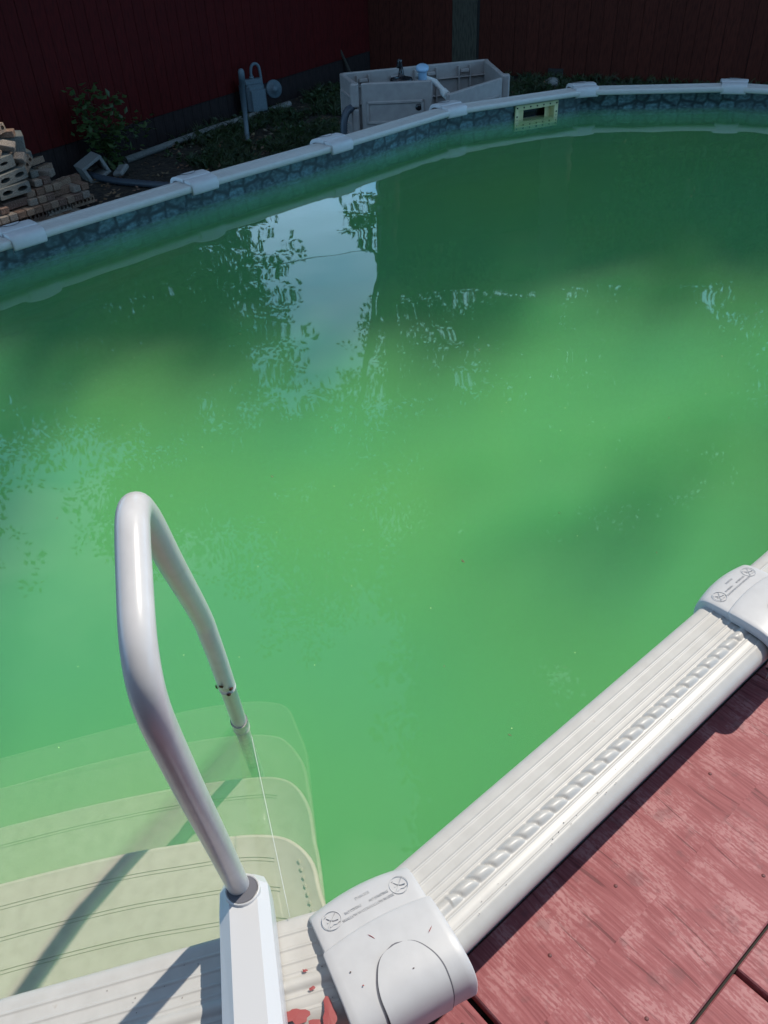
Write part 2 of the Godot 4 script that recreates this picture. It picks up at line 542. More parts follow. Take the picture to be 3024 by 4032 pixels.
func leaf(st: SurfaceTool, p: Vector3, dir: Vector3, side: Vector3, l: float, w: float) -> void:
	var up := dir.cross(side).normalized()
	var mid := p + dir * l * 0.5 + up * l * 0.07
	quad(st, p, mid + side * w, p + dir * l, mid - side * w)

func leaf_cluster(n: int, r: float, l: float) -> ArrayMesh:
	var st := tool()
	for i in n:
		var d := Vector3(rng.randfn(), rng.randfn() * 0.8, rng.randfn()).normalized()
		var p := d * r * rng.randf_range(0.15, 1.0)
		var dir := (d + Vector3(rng.randfn(), rng.randfn() - 0.4, rng.randfn()) * 0.7).normalized()
		var side := dir.cross(Vector3(rng.randfn(), rng.randfn(), rng.randfn()).normalized()).normalized()
		leaf(st, p, dir, side, l * rng.randf_range(1.2, 2.1), l * rng.randf_range(.4, .62))
	return done(st)

# how much the high crowns shade the spot below them, seen along the sun
func shade(x: float, z: float) -> float:
	var far := smoothstep(-3.2, -5.1, z + 0.10 * x)
	far *= 1.0 - 0.55 * exp(-(pow((x - 2.0) / 0.9, 2.0) + pow((z + 4.7) / 0.6, 2.0)))
	var low := 0.60 * exp(-(pow((x - 1.8) / 0.8, 2.0) + pow((z + 2.65) / 0.42, 2.0)))
	low = maxf(low, 0.62 * exp(-(pow((x - 3.0) / 1.0, 2.0) + pow((z + 3.1) / 0.5, 2.0))))
	low = maxf(low, 0.38 * smoothstep(1.5, 2.8, x))
	var left := 0.66 * smoothstep(-.7, -1.9, x) * smoothstep(-1.3, -2.0, z)
	var s := maxf(far, maxf(low, left))
	if Vector2(x + 3.68, z + 9.36).length() < 0.8: s = 0.0          # a gap over the brick heap
	return s

func canopy(feet: Array) -> Array:
	var out := []
	for f in feet: out.append([])
	var shift := Vector2(5.4, -3.5) / 10.0
	for q in 11000:
		var p := Vector2(rng.randf_range(-7.5, 8.0), rng.randf_range(-15.0, -1.5))
		var h := 16.6 + rng.randfn() * 0.7
		if rng.randf() > -log(1.0 - minf(shade(p.x, p.y), 0.993)) / 5.0: continue
		var at_ := p + shift * (h - G)
		var best := 0
		for i in feet.size():
			if at_.distance_to(feet[i]) < at_.distance_to(feet[best]): best = i
		out[best].append(Vector3(at_.x, h, at_.y))
	return out

func tree(called: String, label: String, foot: Vector3, split: float, crowns: Array, r0 := 0.24, more := []) -> void:
	var o := thing(called, label, "tree", foot, "trees around the yard")
	var top := Vector3.ZERO
	var pts := []
	var rad := []
	for i in 7:
		var u := i / 6.0
		top = Vector3(sin(u * 5.0 + foot.x) * 0.12, split * u, cos(u * 4.0) * 0.1 - 0.1)
		pts.append(top)
		rad.append(r0 * (1.35 - 0.25 * minf(u * 4.0, 1.0) - 0.45 * u))
	part("trunk", tube_mesh(pts, rad, 12), M.bark, o)
	var xfs := []
	var cols := PackedColorArray()
	for c in crowns:
		var cen: Vector3 = c[0] - foot
		var ex: Vector3 = c[1]
		var start: Vector3 = pts[3 + rng.randi() % 4] if cen.y > split else pts[4]
		var m1 := start.lerp(cen, 0.5) + Vector3(0, 0.5, 0)
		var st := tool(false)
		tube(st, smooth_path([start, m1, cen], 4), [r0 * .34, r0 * .3, r0 * .26, r0 * .22, r0 * .19, r0 * .16, r0 * .13, r0 * .1, r0 * .07], 8)
		for q in 6:
			var e := cen + Vector3(rng.randf_range(-1, 1) * ex.x, rng.randf_range(-.7, .9) * ex.y, rng.randf_range(-1, 1) * ex.z) * .85
			tube(st, [m1.lerp(cen, 0.3 + .1 * q), m1.lerp(e, 0.6) + Vector3(0, .15, 0), e], [r0 * .16, r0 * .1, r0 * .04], 6)
		part("limb", done(st), M.bark, o)
		# leaf sprays gather round a few twig ends so that the crown has clumps and gaps
		var hubs := []
		for q in 26:
			var dd := Vector3(rng.randfn(), rng.randfn(), rng.randfn()).normalized() * pow(rng.randf(), 0.4)
			hubs.append(cen + dd * ex)
		for q in int(c[2]):
			var hb: Vector3 = hubs[rng.randi() % hubs.size()]
			var sp := 0.32 * minf(ex.x, minf(ex.y, ex.z)) + 0.12
			var pos := hb + Vector3(rng.randfn(), rng.randfn() * .8, rng.randfn()) * sp * .8
			if called == "low_tree" and Vector2(pos.x + foot.x - 8.2, pos.y - 7.6).length() < .9 and rng.randf() < .8: continue     # a thin place in the crown
			var b := Basis.from_euler(Vector3(rng.randf() * TAU, rng.randf() * TAU, rng.randf() * TAU)).scaled(Vector3.ONE * rng.randf_range(.8, 1.45))
			xfs.append(Transform3D(b, pos))
			var s := rng.randf_range(.7, 1.35)
			cols.append(Color(s * rng.randf_range(.85, 1.2), s, s * rng.randf_range(.7, 1.1)))
	for q in more:
		xfs.append(Transform3D(Basis.from_euler(Vector3(rng.randf() * TAU, rng.randf() * TAU, rng.randf() * TAU)).scaled(Vector3.ONE * rng.randf_range(.8, 1.4)), q - foot))
		cols.append(Color.WHITE * rng.randf_range(.7, 1.3))
	var mm := MultiMesh.new()
	mm.transform_format = MultiMesh.TRANSFORM_3D
	mm.use_colors = true
	mm.mesh = broad_mesh if more.size() else leaf_mesh
	mm.instance_count = xfs.size()
	for i in xfs.size():
		mm.set_instance_transform(i, xfs[i])
		mm.set_instance_color(i, cols[i])
	var mi := MultiMeshInstance3D.new()
	mi.multimesh = mm
	mi.material_override = M.leaf
	put(mi, "crown", o)
	mi.set_meta("kind", "stuff")

# ---------------------------------------------------------------- pool
const RIM := [Vector2(-3.07, -4.1), Vector2(-2.15, -5.09), Vector2(-1.216, -6.05), Vector2(-.265, -6.94), Vector2(.755, -7.96), Vector2(2.07, -8.51), Vector2(3.43, -8.34), Vector2(4.6, -7.6), Vector2(5.15, -6.45), Vector2(5.05, -5.15), Vector2(4.3, -4.15), Vector2(3.05, -3.26), Vector2(2.03, -2.43), Vector2(1.017, -1.606), Vector2(-.039, -.745), Vector2(-1.3, -.45), Vector2(-2.5, -.75), Vector2(-3.35, -1.6), Vector2(-3.6, -2.85)]

func rim_offset(d: float) -> PackedVector2Array:      # the rim line moved outwards by d
	var out := PackedVector2Array()
	var n := RIM.size()
	for i in n:
		var a: Vector2 = RIM[(i + n - 1) % n]
		var b: Vector2 = RIM[i]
		var c: Vector2 = RIM[(i + 1) % n]
		var n1 := Vector2((b - a).y, -(b - a).x).normalized()
		var n2 := Vector2((c - b).y, -(c - b).x).normalized()
		var m := (n1 + n2).normalized()
		out.append(b + m * d / maxf(m.dot(n1), 0.5))
	return out

const SKIM := 0.655            # where along its wall panel the skimmer sits
const RAIL_PROFILE := [Vector2(-0.0880, -0.0520), Vector2(-0.1000, -0.0480), Vector2(-0.1050, -0.0360), Vector2(-0.1050, -0.0160), Vector2(-0.1010, -0.0060), Vector2(-0.0920, -0.0010), Vector2(-0.0830, 0.0000), Vector2(-0.0742, 0.0000), Vector2(-0.0722, 0.0000), Vector2(-0.0707, 0.0016), Vector2(-0.0694, 0.0022), Vector2(-0.0676, 0.0022), Vector2(-0.0663, 0.0016), Vector2(-0.0648, 0.0000), Vector2(-0.0628, 0.0000), Vector2(-0.0452, 0.0000), Vector2(-0.0432, 0.0000), Vector2(-0.0417, 0.0016), Vector2(-0.0404, 0.0022), Vector2(-0.0386, 0.0022), Vector2(-0.0373, 0.0016), Vector2(-0.0358, 0.0000), Vector2(-0.0338, 0.0000), Vector2(-0.0192, 0.0000), Vector2(-0.0172, 0.0000), Vector2(-0.0157, 0.0016), Vector2(-0.0144, 0.0022), Vector2(-0.0126, 0.0022), Vector2(-0.0113, 0.0016), Vector2(-0.0098, 0.0000), Vector2(-0.0078, 0.0000), Vector2(-0.0008, -0.0006), Vector2(0.0012, -0.0006), Vector2(0.0027, 0.0006), Vector2(0.0038, 0.0010), Vector2(0.0052, 0.0010), Vector2(0.0063, 0.0006), Vector2(0.0078, -0.0006), Vector2(0.0098, -0.0006), Vector2(0.0125, -0.0006), Vector2(0.0135, 0.0002), Vector2(0.0160, 0.0026), Vector2(0.0190, 0.0046), Vector2(0.0225, 0.0060), Vector2(0.0260, 0.0065), Vector2(0.0295, 0.0060), Vector2(0.0330, 0.0044), Vector2(0.0360, 0.0022), Vector2(0.0385, -0.0004), Vector2(0.0400, -0.0012), Vector2(0.0410, -0.0014), Vector2(0.0429, -0.0018), Vector2(0.0449, -0.0018), Vector2(0.0464, -0.0004), Vector2(0.0474, 0.0000), Vector2(0.0486, 0.0000), Vector2(0.0496, -0.0004), Vector2(0.0511, -0.0018), Vector2(0.0531, -0.0018), Vector2(0.0560, -0.0024), Vector2(0.0680, -0.0036), Vector2(0.0686, -0.0040), Vector2(0.0706, -0.0040), Vector2(0.0721, -0.0030), Vector2(0.0729, -0.0026), Vector2(0.0741, -0.0026), Vector2(0.0749, -0.0030), Vector2(0.0764, -0.0040), Vector2(0.0784, -0.0040), Vector2(0.0820, -0.0062), Vector2(0.0920, -0.0110), Vector2(0.1000, -0.0190), Vector2(0.1050, -0.0300), Vector2(0.1055, -0.0420), Vector2(0.1010, -0.0530), Vector2(0.0900, -0.0570)]

func rail_mesh(l: float, dents: bool) -> ArrayMesh:
	var st := tool(false)
	var n := int(l / 0.0025) if dents else 2
	var rows := []
	for i in n + 1:
		var u := -l / 2 + l * i / n
		var row := PackedVector3Array()
		for p in RAIL_PROFILE:
			var y: float = p.y
			if dents and p.x > .010 and p.x < .042 and absf(u) < l / 2 - .12:
				# a row of slanted pillows with a pinched notch between each two
				var uu := (fposmod(u + (p.x - .026) * 0.75, 0.0465) - 0.02325) / 0.02325
				var across := clampf(1.0 - pow(absf(p.x - .0255) / .0150, 3.0), 0.0, 1.0)
				y += across * (0.0040 * (1.0 - pow(absf(uu), 2.6)) - 0.0030 * exp(-pow((1.0 - absf(uu)) / 0.13, 2.0)) + 0.0012 * uu)
			row.append(Vector3(u, y, p.x))
		rows.append(row)
	grid(st, rows)
	return done(st)

const CAP_IN := [Vector2(-.092, -.072), Vector2(-.116, -.070), Vector2(-.124, -.058), Vector2(-.125, -.034), Vector2(-.121, -.012), Vector2(-.112, .003), Vector2(-.098, .011), Vector2(-.075, .0145), Vector2(-.05, .016), Vector2(-.015, .017)]
const CAP_OUT := [Vector2(-.032, .0155), Vector2(-.030, .0205), Vector2(-.026, .0225), Vector2(-.005, .0245), Vector2(.03, .0250), Vector2(.065, .0235), Vector2(.095, .017), Vector2(.117, .005), Vector2(.130, -.014), Vector2(.135, -.040), Vector2(.133, -.085), Vector2(.120, -.09)]

func cap_point(p: Vector2, u: float, hl: float, bow: float) -> Vector3:
	var k := u / hl
	return Vector3(u, p.y + 0.009 - 0.004 * k * k, p.x - bow * (1.0 - k * k) + bow * 0.4)

func cap_shell(prof: Array, h0: float, h1: float, b0: float, b1: float) -> ArrayMesh:
	var st := tool(false)
	var pr := smooth_path(prof, 3)
	var rows := []
	var n := 14
	for i in pr.size():
		var s := float(i) / (pr.size() - 1)
		var hl := lerpf(h0, h1, s)
		var bow := lerpf(b0, b1, s)
		var row := PackedVector3Array()
		var e0 := cap_point(pr[i], -hl, hl, bow)
		var e1 := cap_point(pr[i], hl, hl, bow)
		var inw := Vector2(0, -1)
		if i > 0 and i < pr.size() - 1:
			var tg: Vector2 = (pr[i + 1] - pr[i - 1]).normalized()
			inw = Vector2(tg.y, -tg.x)
		var drop := Vector3(0, inw.y, inw.x) * 0.026
		var puff := Vector3(0, inw.y, inw.x) * 0.0019
		row.append(e0 + drop + Vector3(.002, 0, 0))
		row.append(e0)
		row.append(cap_point(pr[i], -hl + .003, hl, bow) - puff)
		for k in range(1, n):
			row.append(cap_point(pr[i], lerpf(-hl, hl, float(k) / n), hl, bow) - puff)
		row.append(cap_point(pr[i], hl - .003, hl, bow) - puff)
		row.append(e1)
		row.append(e1 + drop - Vector3(.002, 0, 0))
		rows.append(row)
	grid(st, rows)
	return done(st)

func cap_plug(lift: float, grow: float) -> ArrayMesh:     # the D-shaped plug low on the outer cover
	var st := tool(false)
	var pr := smooth_path(CAP_OUT.slice(4, 11), 12)
	var rows := []
	for i in pr.size():
		var s := float(i) / (pr.size() - 1)
		var w := 0.066 * sqrt(1.0 - pow(1.0 - clampf(s / 0.42, 0.0, 1.0), 2.2)) * (1.0 - 0.06 * s)
		w = maxf(w, 0.001) + grow
		var tg: Vector2 = (pr[mini(i + 1, pr.size() - 1)] - pr[maxi(i - 1, 0)]).normalized()
		var up := Vector2(-tg.y, tg.x) * lift
		var q: Vector2 = pr[i] + up
		if i == 0: q.x -= grow
		var row := PackedVector3Array()
		for k in 9:
			row.append(cap_point(q, lerpf(-w, w, k / 8.0) - .008, .125, .004))
		rows.append(row)
	grid(st, rows)
	return done(st)

func build_pool() -> void:
	var pool := thing("swimming_pool", "oval above-ground pool with white resin rim and stone-print liner", "swimming pool")
	var n := RIM.size()
	var wall := rim_offset(0.04)
	var st := tool()
	var outer := tool()
	var per := 0.0
	for i in n:
		var a := wall[i]
		var b := wall[(i + 1) % n]
		var l := a.distance_to(b)
		var ua := per / 2.6
		var ub := (per + l) / 2.6
		per += l
		var y1 := G - 0.03
		var y0 := y1 - 0.62
		var o := Vector2((b - a).y, -(b - a).x).normalized() * 0.012
		# the wall is cut out where the skimmer sits
		var panes := [[0.0, 1.0, y0, y1]]
		if i == 4:
			var hw := 0.19 / l
			panes = [[0.0, SKIM - hw, y0, y1], [SKIM + hw, 1.0, y0, y1], [SKIM - hw, SKIM + hw, G - .122, y1], [SKIM - hw, SKIM + hw, y0, G - .228]]
		for pn in panes:
			var pa := a.lerp(b, pn[0])
			var pb := a.lerp(b, pn[1])
			var qa := lerpf(ua, ub, pn[0])
			var qb := lerpf(ua, ub, pn[1])
			var va: float = (y1 - pn[3]) / 0.621
			var vb: float = (y1 - pn[2]) / 0.621
			var q := [[Vector3(pa.x, pn[3], pa.y), qa, va], [Vector3(pa.x, pn[2], pa.y), qa, vb], [Vector3(pb.x, pn[2], pb.y), qb, vb], [Vector3(pb.x, pn[3], pb.y), qb, va]]
			for k in [0, 1, 2, 0, 2, 3]:
				st.set_uv(Vector2(q[k][1], q[k][2]))
				st.add_vertex(q[k][0])
			var low: float = 0.0 if pn[2] == y0 else pn[2]
			quad(outer, Vector3(pb.x + o.x, low, pb.y + o.y), Vector3(pb.x + o.x, pn[3], pb.y + o.y), Vector3(pa.x + o.x, pn[3], pa.y + o.y), Vector3(pa.x + o.x, low, pa.y + o.y))
	part("stone_print_liner", done(st), M.liner, pool)
	part("steel_wall", done(outer), M.cinder, pool)
	var bt := tool()
	slab(bt, wall, 0.02, 0.02)
	part("pool_floor", done(bt), M.floor, pool)
	# rails
	var far_rail := {}
	for i in n:
		var a: Vector2 = RIM[i]
		var b: Vector2 = RIM[(i + 1) % n]
		var d := b - a
		var l := d.length() - 0.06
		var mid := (a + b) * 0.5
		var near := i == 13
		part("top_rail", rail_mesh(l, near), M.rail, pool, frame(at(mid.x, mid.y, 0), Vector3(d.x, 0, d.y)) * Transform3D(Basis(Vector3.RIGHT, Vector3.UP, Vector3(0, 0, -1)), Vector3.ZERO))
	# caps
	var shell_in := cap_shell(CAP_IN, .108, .112, .014, .010)
	var shell_out := cap_shell(CAP_OUT, .114, .128, .010, .002)
	var plug := cap_plug(0.0056, 0.0)
	var gap := cap_plug(0.0034, 0.0034)
	for i in n:
		var a: Vector2 = RIM[(i + n - 1) % n]
		var b: Vector2 = RIM[i]
		var c: Vector2 = RIM[(i + 1) % n]
		var d := ((b - a).normalized() + (c - b).normalized()).normalized()
		var cap := part("rail_cap", shell_in, M.cap, pool, frame(at(b.x, b.y, 0), Vector3(d.x, 0, d.y)) * Transform3D(Basis(Vector3.RIGHT, Vector3.UP, Vector3(0, 0, -1)), Vector3.ZERO))
		part("outer_cover", shell_out, M.cap, cap)
		part("plug", plug, M.cap, cap)
		part("plug_gap", gap, M.cap_dark, cap)
		if i in [13, 14]: emboss(cap)
		if i == 14:
			for q in [[.022, -.008, 1.0], [-.082, .034, -.6], [.075, .062, .4], [.012, .058, .2], [-.02, .080, .0], [.085, .03, 0.0]]:
				part("paint_scratch", blob(.0085 if q[2] > .5 or q[2] < -.2 else .0022, .0010 if q[2] > .5 or q[2] < -.2 else .0018, int(q[0] * 900)), M.splash if absf(q[2]) > .3 else M.speck, cap, Transform3D(Basis(Vector3.UP, q[2]), Vector3(q[0], .0362, q[1])))
	skimmer(pool)
	# paint splashes on the rim
	for s in [[-.202, -.624, .028, .016, .0], [-.142, -.622, .014, .034, .25], [-.19, -.70, .006, .004, 0.], [-.175, -.668, .007, .004, .6], [-.165, -.60, .02, .02, 0.]]:
		part("paint_splash", blob(s[2], s[3], int(s[0] * 1000)), M.splash, pool, Transform3D(Basis(Vector3.UP, s[4]), at(s[0], s[1], .0045)))

	for k in 46:
		var sp: Vector3
		if k < 26:
			var e := rng.randf_range(.05, .55)
			sp = at(-.039 - .970 * e + .24 * rng.randf_range(-.09, .07), -.745 + .227 * e + .97 * rng.randf_range(-.08, .07), .0012)
		else:
			var e2 := rng.randf_range(.16, 1.1)
			sp = at(-.039 + .776 * e2 + .631 * rng.randf_range(.054, .088), -.745 - .631 * e2 + .776 * rng.randf_range(.054, .088), -.0015)
		part("speck", blob(rng.randf_range(.0008, .0022), rng.randf_range(.0006, .0014), k), M.speck, pool, Transform3D(Basis(Vector3.UP, rng.randf() * TAU), sp))

func blob(rx: float, rz: float, seed_: int) -> ArrayMesh:
	var r := RandomNumberGenerator.new()
	r.seed = seed_
	var st := tool()
	var pts := []
	for i in 16:
		var a := TAU * i / 16
		var k := r.randf_range(.55, 1.1)
		pts.append(Vector3(cos(a) * rx * k, 0, sin(a) * rz * k))
	for i in 16:
		tri(st, Vector3(0, .0008, 0), pts[i], pts[(i + 1) % 16])
	return done(st)

func emboss(cap: Node3D) -> void:
	# cap frame: x along the rail, z outwards after the mirrored basis; marks lie on the inner cover
	for s in [-1.0, 1.0]:
		var st := tool(false)
		var ring := []
		for k in 25:
			var a := TAU * k / 24.0
			ring.append(Vector3(cos(a) * .019, 0, sin(a) * .019))
		tube(st, ring, [.0008], 6, false)
		tube(st, [Vector3(-.0134, 0, -.0134), Vector3(.0134, 0, .0134)], [.0007], 6)
		tube(st, [Vector3(.007, 0, -.009), Vector3(.002, 0, -.002), Vector3(-.004, 0, .002), Vector3(-.012, 0, .004)], [.0012], 6)
		tube(st, [Vector3(.002, 0, -.002), Vector3(.009, 0, .001)], [.0009], 6)
		tube(st, [Vector3(.009, 0, -.0125), Vector3(.0085, 0, -.0115)], [.0017], 6)
		tube(st, [Vector3(-.014, 0, .009), Vector3(-.007, 0, .011), Vector3(0, 0, .009), Vector3(.007, 0, .011)], [.0007], 6)
		part("warning_ring", done(st), M.emboss, cap, Transform3D(Basis(Vector3.RIGHT, -.09), Vector3(s * .074, .0252, -.077)))
		var rows := ["NO DIVING", "SHALLOW WATER"] if s > 0 else ["NO JUMPING", "SHALLOW WATER"]
		for k in 2:
			letters(cap, rows[k], .0072, Vector3(s * .028, .0264 + .0006 * k, -.076 + .012 * k))
	letters(cap, "DANGER", .0082, Vector3(0, .0246, -.093))

func letters(cap: Node3D, text: String, size: float, pos: Vector3) -> void:
	var t := TextMesh.new()
	var f := SystemFont.new()
	f.font_names = PackedStringArray(["Droid Sans"])
	t.font = f
	t.text = text
	t.font_size = 32
	t.pixel_size = size / 32.0
	t.depth = 0.0009
	# lying flat, read from outside the pool (the cap's z axis points outwards in a mirrored frame)
	var b := Basis(Vector3(-1, 0, 0), Vector3(0, 0, -1), Vector3(0, 1, 0))
	if cap.transform.basis.determinant() > 0: b = Basis(Vector3(1, 0, 0), Vector3(0, 0, -1), Vector3(0, 1, 0))
	part("warning_lettering", t, M.emboss, cap, Transform3D(b, pos))

func skimmer(pool: Node3D) -> void:
	var a: Vector2 = RIM[4]
	var b: Vector2 = RIM[5]
	var d := (b - a).normalized()
	var nrm := Vector2(d.y, -d.x)
	var c := a.lerp(b, SKIM) + nrm * 0.022
	var o := Node3D.new()
	put(o, "skimmer", pool)
	o.transform = frame(at(c.x, c.y, -0.175), Vector3(d.x, 0, d.y))
	# local x along the wall, local z points into the pool or out of it; zs points into the pool
	var zs := 1.0 if o.transform.basis.z.dot(Vector3(-nrm.x, 0, -nrm.y)) > 0 else -1.0
	var st := tool()
	var w := .47
	var h := .19
	var ow := .385
	var oh := .105
	bevel_box(st, Vector3(0, (h + oh) / 4, 0), Vector3(w, (h - oh) / 2, .016), .003)
	bevel_box(st, Vector3(0, -(h + oh) / 4, 0), Vector3(w, (h - oh) / 2, .016), .003)
	bevel_box(st, Vector3((w + ow) / 4, 0, 0), Vector3((w - ow) / 2, oh, .016), .003)
	bevel_box(st, Vector3(-(w + ow) / 4, 0, 0), Vector3((w - ow) / 2, oh, .016), .003)
	part("face_plate", done(st), M.skim, o)
	var th := tool()
	for y in [-1.0, 1.0]:
		bevel_box(th, Vector3(0, y * oh / 2, -zs * .07), Vector3(ow, .006, .13), .001)
	for x in [-1.0, 1.0]:
		bevel_box(th, Vector3(x * ow / 2, 0, -zs * .07), Vector3(.006, oh, .13), .001)
		bevel_box(th, Vector3(x * .155 + .012, 0, -zs * .06), Vector3(.072, oh, .008), .001)
	bevel_box(th, Vector3(0, .045, -zs * .06), Vector3(.2, .02, .008), .001)
	part("throat", done(th), M.skim, o)
	part("opening", box_mesh(Vector3(ow, oh, .01), .001), M.black, o, Transform3D(Basis.IDENTITY, Vector3(0, 0, -zs * .135)))
	var hole := lathe([Vector2(0, .0105), Vector2(.0075, .0105), Vector2(.0075, 0)], 10)
	for k in 7:
		for y in [-1.0, 1.0]:
			part("screw_hole", hole, M.black, o, Transform3D(Basis(Vector3.RIGHT, zs * PI / 2), Vector3(-.215 + .43 * k / 6.0, y * .074, 0)))
	for x in [-1.0, 1.0]:
		part("screw_hole", hole, M.black, o, Transform3D(Basis(Vector3.RIGHT, zs * PI / 2), Vector3(x * .215, 0, 0)))

# slow small ripples as a tiling map of slopes (4 m to a tile)
func ripple_map() -> ImageTexture:
	var n := 512
	var r := RandomNumberGenerator.new()
	r.seed = 31
	var waves := []
	for k in 22:
		var f := r.randf_range(5.0, 26.0)
		var a := r.randf() * TAU
		waves.append([roundf(cos(a) * f), roundf(sin(a) * f * .8), r.randf() * TAU, 0.0009 * sqrt(12.0 / f)])
	var im := Image.create(n, n, false, Image.FORMAT_RGBF)
	for y in n:
		for x in n:
			var dx := 0.0
			var dy := 0.0
			for w in waves:
				var c: float = cos(TAU * (w[0] * x + w[1] * y) / n + w[2]) * w[3]
				var l := sqrt(w[0] * w[0] + w[1] * w[1])
				dx += c * w[0] / l
				dy += c * w[1] / l
			var nv := Vector3(-dx, -dy, 1).normalized()
			im.set_pixel(x, y, Color(nv.x * .5 + .5, nv.y * .5 + .5, nv.z * .5 + .5))
	return ImageTexture.create_from_image(im)

func build_water() -> void:
	var w := thing("water", "cloudy bright green pool water mirroring trees and a patch of sky", "water")
	w.set_meta("kind", "structure")
	var poly := rim_offset(0.034)
	var st := tool()
	slab(st, poly, G + WL, G + WL)
	var m := StandardMaterial3D.new()
	m.albedo_color = Color(1, 1, 1, 0.02)
	m.transparency = BaseMaterial3D.TRANSPARENCY_ALPHA
	m.roughness = 0.02
	m.metallic_specular = 0.5
	m.normal_enabled = true
	m.normal_texture = ripple_map()
	m.normal_scale = 1.0
	m.uv1_triplanar = true
	m.uv1_world_triplanar = true
	m.uv1_scale = Vector3.ONE * 0.25
	part("water_surface", done(st), m, w)
	# the cloudiness: thin veils of algae-green silt through the depth
	var mk := tool()
	var depth := 0.03
	for k in 13:
		mk.set_color(Color(1, 1, 1, 0.42 if k < 6 else 1.0))
		slab(mk, poly, G + WL - depth, G + WL - depth)
		depth += 0.036 if k < 5 else 0.095
	var v := StandardMaterial3D.new()
	# patches where the algae are yellower or bluer
	v.albedo_color = Color(1, 1, 1, .18)
	v.albedo_texture = noise_tex(0.006, 88, [[0.15, lin(.125, .60, .205)], [0.5, lin(.15, .625, .188)], [0.85, lin(.185, .645, .168)]], 4)
	v.vertex_color_use_as_albedo = true
	v.transparency = BaseMaterial3D.TRANSPARENCY_ALPHA
	v.roughness = 1.0
	v.specular_mode = BaseMaterial3D.SPECULAR_DISABLED
	mk.set_color(Color.WHITE)
	for k in 3:
		var ring := rim_offset(0.015 - k * 0.05)
		for i in ring.size():
			if i > 10 and i < 18: continue
			var p := ring[i]
			var q := ring[(i + 1) % ring.size()]
			var y1 := G + WL - 0.012 - .014 * k
			quad(mk, Vector3(p.x, y1, p.y), Vector3(q.x, y1, q.y), Vector3(q.x, y1 - .8, q.y), Vector3(p.x, y1 - .8, p.y))
	var mu := part("murky_water", done(mk), v, w)
	mu.set_meta("kind", "stuff")
	var pm := MultiMesh.new()
	pm.transform_format = MultiMesh.TRANSFORM_3D
	pm.mesh = blob(1.0, .7, 4)
	pm.instance_count = 260
	for i in 260:
		var pp := Vector2(rng.randf_range(-1.6, 4.5), rng.randf_range(-7.5, -1.2))
		var sc := rng.randf_range(.0008, .0019)
		pm.set_instance_transform(i, Transform3D(Basis(Vector3.UP, rng.randf() * TAU).scaled(Vector3(sc, sc, sc)), at(pp.x, pp.y, WL + .0025)))
	var pol := MultiMeshInstance3D.new()
	pol.multimesh = pm
	pol.material_override = M.skim
	put(pol, "floating_pollen", w)
	pol.set_meta("kind", "stuff")
	# a few leaf scraps afloat
	for s in [[.31, -1.35, .006], [.9, -2.05, .005], [.15, -1.6, .004], [1.6, -3.4, .008], [-1.2, -2.4, .006], [.5, -3.6, .008], [-.7, -3.9, .009], [.26, -2.05, .010], [-.42, -2.6, .008], [.62, -2.3, .006], [1.2, -2.9, .007], [-.2, -2.95, .006]]:
		var lf := tool()
		leaf(lf, Vector3.ZERO, Vector3(1, 0, .3).normalized(), Vector3(-.3, 0, 1).normalized(), s[2] * 2.2, s[2] * .35)
		part("floating_scrap", done(lf), M.litter, w, Transform3D(Basis(Vector3.UP, s[0] * 9.0), at(s[0], s[1], WL + .003)))

